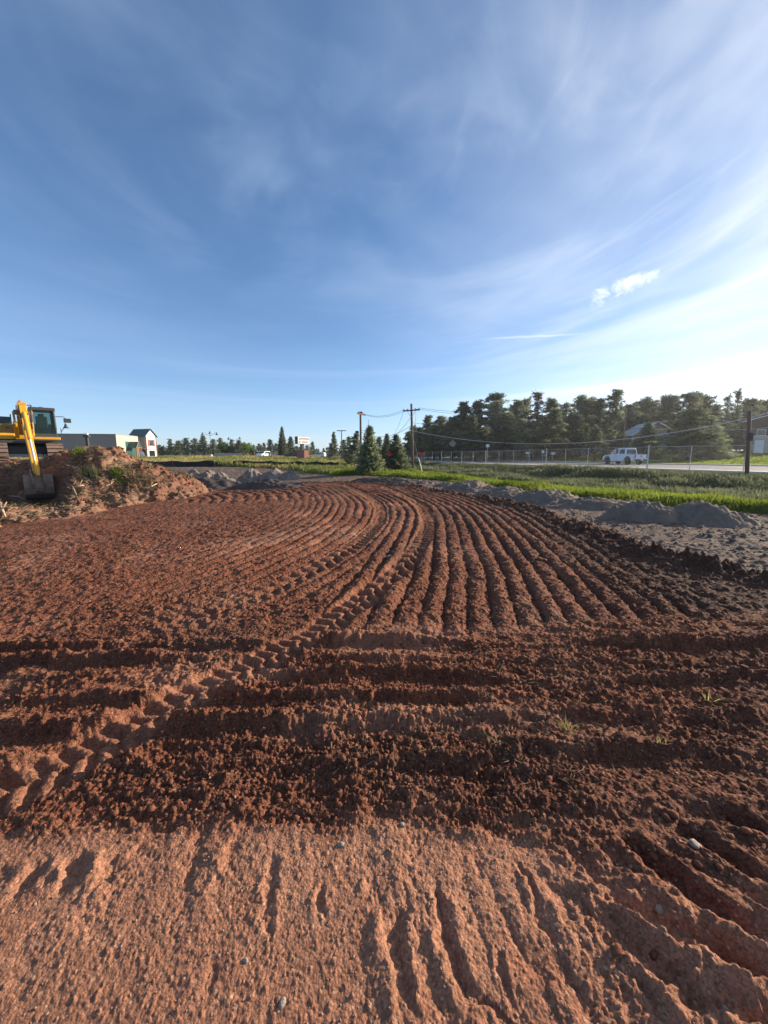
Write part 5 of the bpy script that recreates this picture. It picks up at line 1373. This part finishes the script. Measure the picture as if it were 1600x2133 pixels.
MB().prism([(-2.15, 1.14), (-.8, 1.14), (-.8, 2.05), (-1.9, 2.05), (-2.1, 1.8)], -1.28, .37).build('counterweight', M['yellow'], ex, bevel=.06)
MB().prism([(-1.8, 1.88), (.55, 1.88), (.45, 2.2), (.3, 2.26), (-1.7, 2.26)], .44, 1.22).build('engine_hood', M['char'], ex, bevel=.05)
MB().tube((.95, -1.0, 2.15), (.95, -1.0, 2.62), .06).build('exhaust_pipe', M['char'], ex)
for xx in (.45, 1.2): MB().pipe([(xx, .8, 1.8), (xx, .8, 2.35), (xx, -.1, 2.35), (xx, -.1, 2.2)], .02, 6).build('handrail', M['char'], ex)
# cab
cx0, cx1 = -1.26, -.28
cf = MB(); fr = .055
cyb, cyf, cyt = -.15, 1.45, 1.22; cz0, cz1 = 1.18, 2.72
ct = thing  # cab frame: pillars and rails, glass as children
P_ = lambda x, y, z: Vector((x, y, z))
for x in (cx0+.05, cx1-.05):
    cf.pipe([P_(x, cyf, cz0), P_(x, cyf-.02, 1.75), P_(x, cyt, cz1-.08)], .06, 6); cf.pipe([P_(x, cyb, cz0), P_(x, cyb, cz1-.05)], .06, 6); cf.pipe([P_(x, .55, cz0), P_(x, .55, cz1-.05)], .04, 6)
cf.box(((cx0+cx1)/2, .54, cz1-.05), (cx1-cx0+.06, 1.5, .16)); cf.box(((cx0+cx1)/2, .65, cz0+.04), (cx1-cx0+.04, 1.7, .14)); cf.box(((cx0+cx1)/2, cyf, cz0+.12), (cx1-cx0, .06, .2)); cf.box(((cx0+cx1)/2, cyb-.03, 1.55), (cx1-cx0, .06, .8))
cabo = cf.build('cab', M['char'], ex, bevel=.02)
gm = bpy.data.materials.new('clear_cab_glass'); gm.use_nodes = True
_t = gm.node_tree; _b = _t.nodes['Principled BSDF']; _g = _t.nodes.new('ShaderNodeBsdfTransparent'); _g.inputs[0].default_value = (.55, .72, .72, 1)
_b.inputs['Base Color'].default_value = (.03, .06, .06, 1); _b.inputs['Roughness'].default_value = .05
_m = _t.nodes.new('ShaderNodeMixShader'); _m.inputs[0].default_value = .35
_t.links.new(_g.outputs[0], _m.inputs[1]); _t.links.new(_b.outputs[0], _m.inputs[2]); _t.links.new(_m.outputs[0], _t.nodes['Material Output'].inputs[0])
MB().add([(cx0+.08, cyf+.01, cz0+.2), (cx1-.08, cyf+.01, cz0+.2), (cx1-.08, cyf-.01, 1.75), (cx1-.08, cyt+.02, cz1-.12), (cx0+.08, cyt+.02, cz1-.12), (cx0+.08, cyf-.01, 1.75)], [(0, 1, 2, 5), (5, 2, 3, 4)]).build('windshield', gm, cabo)
for x in (cx0+.03, cx1-.03): MB().add([(x, cyb+.05, cz0+.15), (x, cyf-.05, cz0+.15), (x, cyf-.06, 1.75), (x, cyt-.02, cz1-.12), (x, cyb+.05, cz1-.12)], [(0, 1, 2, 3, 4)]).build('side_window', gm, cabo)
MB().add([(cx0+.08, cyb-.01, 1.95), (cx1-.08, cyb-.01, 1.95), (cx1-.08, cyb-.01, cz1-.12), (cx0+.08, cyb-.01, cz1-.12)], [(0, 1, 2, 3)]).build('rear_window', gm, cabo)
MB().box((-.77, .25, 1.6), (.5, .5, .2)).box((-.77, .02, 2.0), (.48, .14, .75)).box((-.77, .0, 2.42), (.26, .1, .18)).build('seat', M['char'], cabo, bevel=.04)
MB().box((-.77, 1.1, 1.5), (.5, .2, .45)).tube((-.5, .55, 1.5), (-.5, .6, 1.95), .03).tube((-1.04, .55, 1.5), (-1.04, .6, 1.95), .03).build('controls', M['black'], cabo)
MB().box(((cx0+cx1)/2, cyf+.1, cz0-.03), (1.15, .34, .13)).build('cab_step', M['yellow'], ex, bevel=.02)
mr = MB().box((cx0-.48, cyf-.05, 2.12), (.32, .08, .22)).build('mirror', M['char'], cabo, bevel=.02)
MB().pipe([(cx0, cyf-.1, 2.3), (cx0-.3, cyf-.05, 2.32), (cx0-.45, cyf-.05, 2.2)], .018, 5).build('mirror_arm', M['char'], cabo)
MB().lathe(((cx0+cx1)/2, .6, cz1+.03), [(.14, 0), (.13, .05), (.05, .08)], 10).build('beacon', M['char'], cabo)
# boom: from the foot between cab and housing up to the knuckle
foot = Vector((.05, .75, 1.45)); top_ = Vector((kn.x, kn.y-.1, kn.z))
def beam(pts, widths, heights, name, m, par):
    """box section beam through points lying in a vertical plane"""
    mb = MB(); V = []; n = len(pts)
    for i, p in enumerate(pts):
        d = (pts[min(i+1, n-1)]-pts[max(i-1, 0)]).normalized(); sx = Vector((1, 0, 0)); sx = (sx-d*sx.dot(d)).normalized(); up = sx.cross(d)
        w, h = widths[i]/2, heights[i]/2
        V += [p-sx*w-up*h, p+sx*w-up*h, p+sx*w+up*h, p-sx*w+up*h]
    F = [(0, 1, 2, 3), tuple(4*(n-1)+k for k in (3, 2, 1, 0))]
    for i in range(n-1):
        for k in range(4): F.append((i*4+k, i*4+(k+1) % 4, (i+1)*4+(k+1) % 4, (i+1)*4+k))
    mb.add(V, F); return mb.build(name, m, par, bevel=.02)
mid_ = foot.lerp(top_, .48)+Vector((0, -.25, .62))
boom = beam([foot, foot.lerp(mid_, .55)+Vector((0, -.08, .12)), mid_, mid_.lerp(top_, .5)+Vector((0, .02, .05)), top_], [.34, .36, .36, .33, .30], [.32, .48, .54, .42, .28], 'boom', M['yellow'], ex)
sd_ = (bp-kn).normalized(); up_ = Vector((1, 0, 0)).cross(sd_).normalized()
if up_.y < 0: up_ = -up_                       # outer (camera) side of the stick
back = kn-sd_*.28+up_*.12
stick = beam([back, kn+sd_*.1, kn+sd_*.8, kn.lerp(bp, .55), bp], [.22, .27, .25, .23, .22], [.2, .48, .42, .32, .22], 'stick', M['yellow'], ex)
MB().box(kn, (.62, .2, .2)).build('knuckle_pin', M['steel_dirty'], stick, bevel=.03)
# cylinders
c0 = mid_+Vector((0, .05, .42)); c1 = back+up_*.02+Vector((0, 0, .12))
cyl = MB().tube(c0, c0.lerp(c1, .6), .085, n=12).build('stick_cylinder', M['yellow'], ex, smooth=False); MB().tube(c0.lerp(c1, .58), c1, .045, n=10).build('piston_rod', M['galv'], cyl)
for xx in (-.27, .31):
    a = Vector((xx, 1.35, 1.2)); b = mid_+Vector((xx-.02, .0, -.05))
    cy = MB().tube(a, a.lerp(b, .6), .085, n=12).build('boom_cylinder', M['yellow'], ex); MB().tube(a.lerp(b, .58), b, .045, n=10).build('piston_rod', M['galv'], cy)
a = kn+sd_*.35+up_*.42; b = bp-sd_*.45+up_*.34
cy = MB().tube(a, a.lerp(b, .55), .075, n=12).box(kn+sd_*.35+up_*.32, (.14, .16, .22)).build('bucket_cylinder', M['yellow'], ex); MB().tube(a.lerp(b, .53), b, .042, n=10).build('piston_rod', M['galv'], cy)
MB().tube(kn-sd_*.1+up_*.35+Vector((.12, 0, 0)), kn+sd_*.9+up_*.34+Vector((.14, 0, 0)), .022).pipe([mid_+Vector((-.22, 0, .3)), kn+Vector((-.3, -.3, .35)), kn+sd_*.3+up_*.3+Vector((-.2, 0, 0)), kn+sd_*1.1+up_*.3+Vector((-.16, 0, 0))], .024, 6).build('hydraulic_hose', M['black'], ex)
MB().box(kn-sd_*.3+up_*.16, (.30, .2, .16)).tube(kn-sd_*.3+Vector((-.12, 0, 0)), kn-sd_*.5+Vector((-.12, 0, 0)), .03).tube(kn-sd_*.3+Vector((.08, 0, 0)), kn-sd_*.52+Vector((.08, 0, 0)), .03).build('stick_head_bracket', M['yellow'], stick, bevel=.02)
MB().tube(b, bp+up_*.34+sd_*.25, .06).tube(b, bp-sd_*.35, .06).build('bucket_link', M['yellow'], ex)
# bucket: the ribbed back faces the camera, cutting edge below
bw = .42; B = bp
sec = [(.0, .14), (.28, .06), (.42, -.12), (.47, -.38), (.42, -.62), (.24, -.78), (-.08, -.84)]
inn = [(y-.05 if i > 0 else y, z+(.05 if i > 3 else 0)) for i, (y, z) in enumerate(sec)]
shell = [(y+B.y, z+B.z-.1) for y, z in sec]+[(y+B.y, z+B.z-.1) for y, z in reversed(inn)]
bk = MB().prism(shell, B.x-bw, B.x+bw)
sidep = [(y+B.y, z+B.z-.1) for y, z in sec]+[(-.29+B.y, -.45+B.z), (-.16+B.y, .03+B.z)]
bk.prism(sidep, B.x-bw-.03, B.x-bw).prism(sidep, B.x+bw, B.x+bw+.03)
bko = bk.build('bucket', M['steel_dirty'], ex)
for xx in (-.17, .19):
    MB().prism([(.12+B.y, .10+B.z), (.38+B.y, .06+B.z), (.58+B.y, -.16+B.z), (.60+B.y, -.34+B.z), (.48+B.y, -.54+B.z), (.36+B.y, -.2+B.z)], B.x+xx-.02, B.x+xx+.02).build('rib', M['steel_dirty'], bko)
MB().prism([(.41+B.y, -.74+B.z), (.50+B.y, -.74+B.z), (.42+B.y, -.90+B.z), (.08+B.y, -1.0+B.z), (.08+B.y, -.92+B.z), (.34+B.y, -.86+B.z)], B.x-bw-.04, B.x+bw+.04).build('cutting_edge', M['char'], bko)
lo_ = Vector((B.x+.02, B.y+.45, B.z-.62))
MB().pipe([lo_+Vector((-.16, -.02, -.12)), lo_+Vector((-.1, .07, 0)), lo_+Vector((.04, .08, .06)), lo_+Vector((.16, -.02, -.12))], .03, 6).build('lifting_eye', M['steel_dirty'], bko)
for xx in (-.19, .21): MB().prism([(-.12+B.y, -.05+B.z), (.25+B.y, -.1+B.z), (.2+B.y, .22+B.z), (-.05+B.y, .24+B.z)], B.x+xx-.025, B.x+xx+.025).build('bucket_ear', M['steel_dirty'], bko)

# ------------------------------------------------------------ added for lens glare over the dark trees: haze in the air
m_ = bpy.data.materials.new('glare_haze_air'); m_.use_nodes = True; t_ = m_.node_tree; t_.nodes.remove(t_.nodes['Principled BSDF'])
v_ = t_.nodes.new('ShaderNodeVolumePrincipled'); v_.inputs['Density'].default_value = .00030; v_.inputs['Color'].default_value = (.88, .9, .93, 1); v_.inputs['Anisotropy'].default_value = .5
t_.links.new(v_.outputs[0], t_.nodes['Material Output'].inputs['Volume'])
tag(MB().box((0, 0, 10), (3600, 3600, 26)).build('glare_haze', m_), kind='stuff')

# ------------------------------------------------------------ sky, sun, camera
w = bpy.data.worlds.new('World'); scn.world = w; w.use_nodes = True
t = w.node_tree; bg = t.nodes['Background']
sky = t.nodes.new('ShaderNodeTexSky'); sky.sky_type = 'NISHITA'; sky.sun_disc = False
sky.sun_elevation = SUN_EL; sky.sun_rotation = SUN_AZ; sky.altitude = 2500; sky.air_density = 1.0; sky.dust_density = .7; sky.ozone_density = 2.5
hs = t.nodes.new('ShaderNodeHueSaturation'); hs.inputs['Saturation'].default_value = 1.16; t.links.new(sky.outputs[0], hs.inputs['Color'])
tc = t.nodes.new('ShaderNodeTexCoord'); sx = t.nodes.new('ShaderNodeSeparateXYZ'); t.links.new(tc.outputs['Generated'], sx.inputs[0])
zz = math_(t, 'ADD', math_(t, 'MAXIMUM', sx.outputs[2], 0.), .10)
cx = math_(t, 'DIVIDE', sx.outputs[0], zz); cy = math_(t, 'DIVIDE', sx.outputs[1], zz)
qx = math_(t, 'ADD', cx, .3); qy = math_(t, 'SUBTRACT', cy, 1.15)
rho = math_(t, 'SQRT', math_(t, 'ADD', math_(t, 'ADD', math_(t, 'MULTIPLY', qx, qx), math_(t, 'MULTIPLY', qy, qy)), .05))
ux = math_(t, 'DIVIDE', qx, rho); uy = math_(t, 'DIVIDE', qy, rho)
def sky_noise(kr, ka, scale, detail, rough, dist, off=0):
    """bands bending in broad arcs overhead: fast across the arc, slow along it"""
    cb = t.nodes.new('ShaderNodeCombineXYZ')
    t.links.new(math_(t, 'ADD', math_(t, 'MULTIPLY', rho, kr), off), cb.inputs[0]); t.links.new(math_(t, 'MULTIPLY', ux, ka), cb.inputs[1]); t.links.new(math_(t, 'MULTIPLY', uy, ka), cb.inputs[2])
    n = N(t, 'ShaderNodeTexNoise', Scale=scale, Detail=detail, Roughness=rough, Distortion=dist); t.links.new(cb.outputs[0], n.inputs['Vector']); return n.outputs['Fac']
n1 = ramp(t, sky_noise(1.7, .9, .95, 4, .5, .8, 3.3), .38, .80)
n2 = ramp(t, sky_noise(.7, .8, .8, 4, .5, .8, 11.7), .32, .75)
n3 = ramp(t, sky_noise(4.2, 1.3, 1.2, 9, .62, 1.3, 8.1), .46, .82)
# how close to the sun: more veil there
dt = t.nodes.new('ShaderNodeVectorMath'); dt.operation = 'DOT_PRODUCT'; dt.inputs[1].default_value = SUN; t.links.new(tc.outputs['Generated'], dt.inputs[0])
near = ramp(t, dt.outputs['Value'], .36, 1.03)
low = math_(t, 'POWER', math_(t, 'SUBTRACT', 1., math_(t, 'MINIMUM', math_(t, 'MAXIMUM', sx.outputs[2], 0.), 1.)), 5.)
cov = math_(t, 'MULTIPLY', math_(t, 'ADD', math_(t, 'ADD', .17, math_(t, 'MULTIPLY', n1, .50)), math_(t, 'ADD', math_(t, 'MULTIPLY', n2, .34), math_(t, 'MULTIPLY', n3, .14))), math_(t, 'ADD', .36, math_(t, 'MULTIPLY', near, .72)))
cov = math_(t, 'MINIMUM', math_(t, 'ADD', cov, math_(t, 'MULTIPLY', low, .36)), .93)
CL = 4.7
ccol = mix(t, near, (.66*CL, .86*CL, 1.2*CL), (1.6*CL, 1.64*CL, 1.68*CL))
c = mix(t, cov, hs.outputs[0], ccol)
# one small cumulus: a patch of sky around a fixed direction
cd = ray(1285, 603).normalized(); e1 = (ray(1365, 570)-ray(1205, 640)).normalized(); e1 = (e1-cd*e1.dot(cd)).normalized(); e2 = cd.cross(e1)
def vdot(v):
    n = t.nodes.new('ShaderNodeVectorMath'); n.operation = 'DOT_PRODUCT'; n.inputs[1].default_value = v; t.links.new(tc.outputs['Generated'], n.inputs[0]); return n.outputs['Value']
nz_ = N(t, 'ShaderNodeTexNoise', Scale=30., Detail=8., Roughness=.68); t.links.new(tc.outputs['Generated'], nz_.inputs['Vector'])
a1 = math_(t, 'DIVIDE', vdot(e1), .070); a2 = math_(t, 'DIVIDE', vdot(e2), .016)
q = math_(t, 'ADD', math_(t, 'MULTIPLY', a1, a1), math_(t, 'MULTIPLY', a2, a2))
q = math_(t, 'ADD', q, math_(t, 'MULTIPLY', math_(t, 'SUBTRACT', nz_.outputs['Fac'], .5), 5.5))
q = math_(t, 'ADD', q, math_(t, 'MULTIPLY', math_(t, 'LESS_THAN', vdot(cd), .5), 50.))
puff = math_(t, 'MULTIPLY', ramp(t, q, 1.4, -.6), .75)
c = mix(t, puff, c, (1.75*CL, 1.8*CL, 1.85*CL))
# a thin contrail low on the right
k0 = ray(1110, 701).normalized(); f1 = (ray(1235, 695)-ray(985, 707)).normalized(); f1 = (f1-k0*f1.dot(k0)).normalized(); f2 = k0.cross(f1)
b1 = math_(t, 'DIVIDE', vdot(f1), .125); b2 = math_(t, 'DIVIDE', math_(t, 'ADD', vdot(f2), math_(t, 'MULTIPLY', math_(t, 'SUBTRACT', nz_.outputs['Fac'], .5), .006)), .0032)
q2 = math_(t, 'ADD', math_(t, 'ADD', math_(t, 'MULTIPLY', b1, b1), math_(t, 'MULTIPLY', b2, b2)), math_(t, 'MULTIPLY', math_(t, 'LESS_THAN', vdot(k0), .5), 50.))
c = mix(t, math_(t, 'MULTIPLY', ramp(t, q2, 1., .0), .28), c, (1.5*CL, 1.55*CL, 1.6*CL))
t.links.new(c, bg.inputs['Color']); bg.inputs['Strength'].default_value = .095
sun = bpy.data.lights.new('sun', 'SUN'); sun.energy = 5.0; sun.angle = R(.53); sun.color = (1., .87, .70)
so = bpy.data.objects.new('sun', sun); COL.objects.link(so); so.rotation_euler = (-SUN).to_track_quat('-Z', 'Y').to_euler(); so.location = SUN*60
cam = bpy.data.cameras.new('camera'); co = bpy.data.objects.new('camera', cam); COL.objects.link(co)
cam.sensor_fit = 'HORIZONTAL'; cam.sensor_width = 36; cam.lens = 18; cam.clip_start = .05; cam.clip_end = 20000
co.location = (0, 0, EYE); co.rotation_euler = (R(90)-PITCH, 0, 0); scn.camera = co
scn.view_settings.view_transform = 'Standard'; scn.view_settings.look = 'None'; scn.view_settings.gamma = 1; scn.view_settings.exposure = .95
try:
    scn.cycles.max_bounces = 5; scn.cycles.diffuse_bounces = 3; scn.cycles.transparent_max_bounces = 12
except Exception: pass
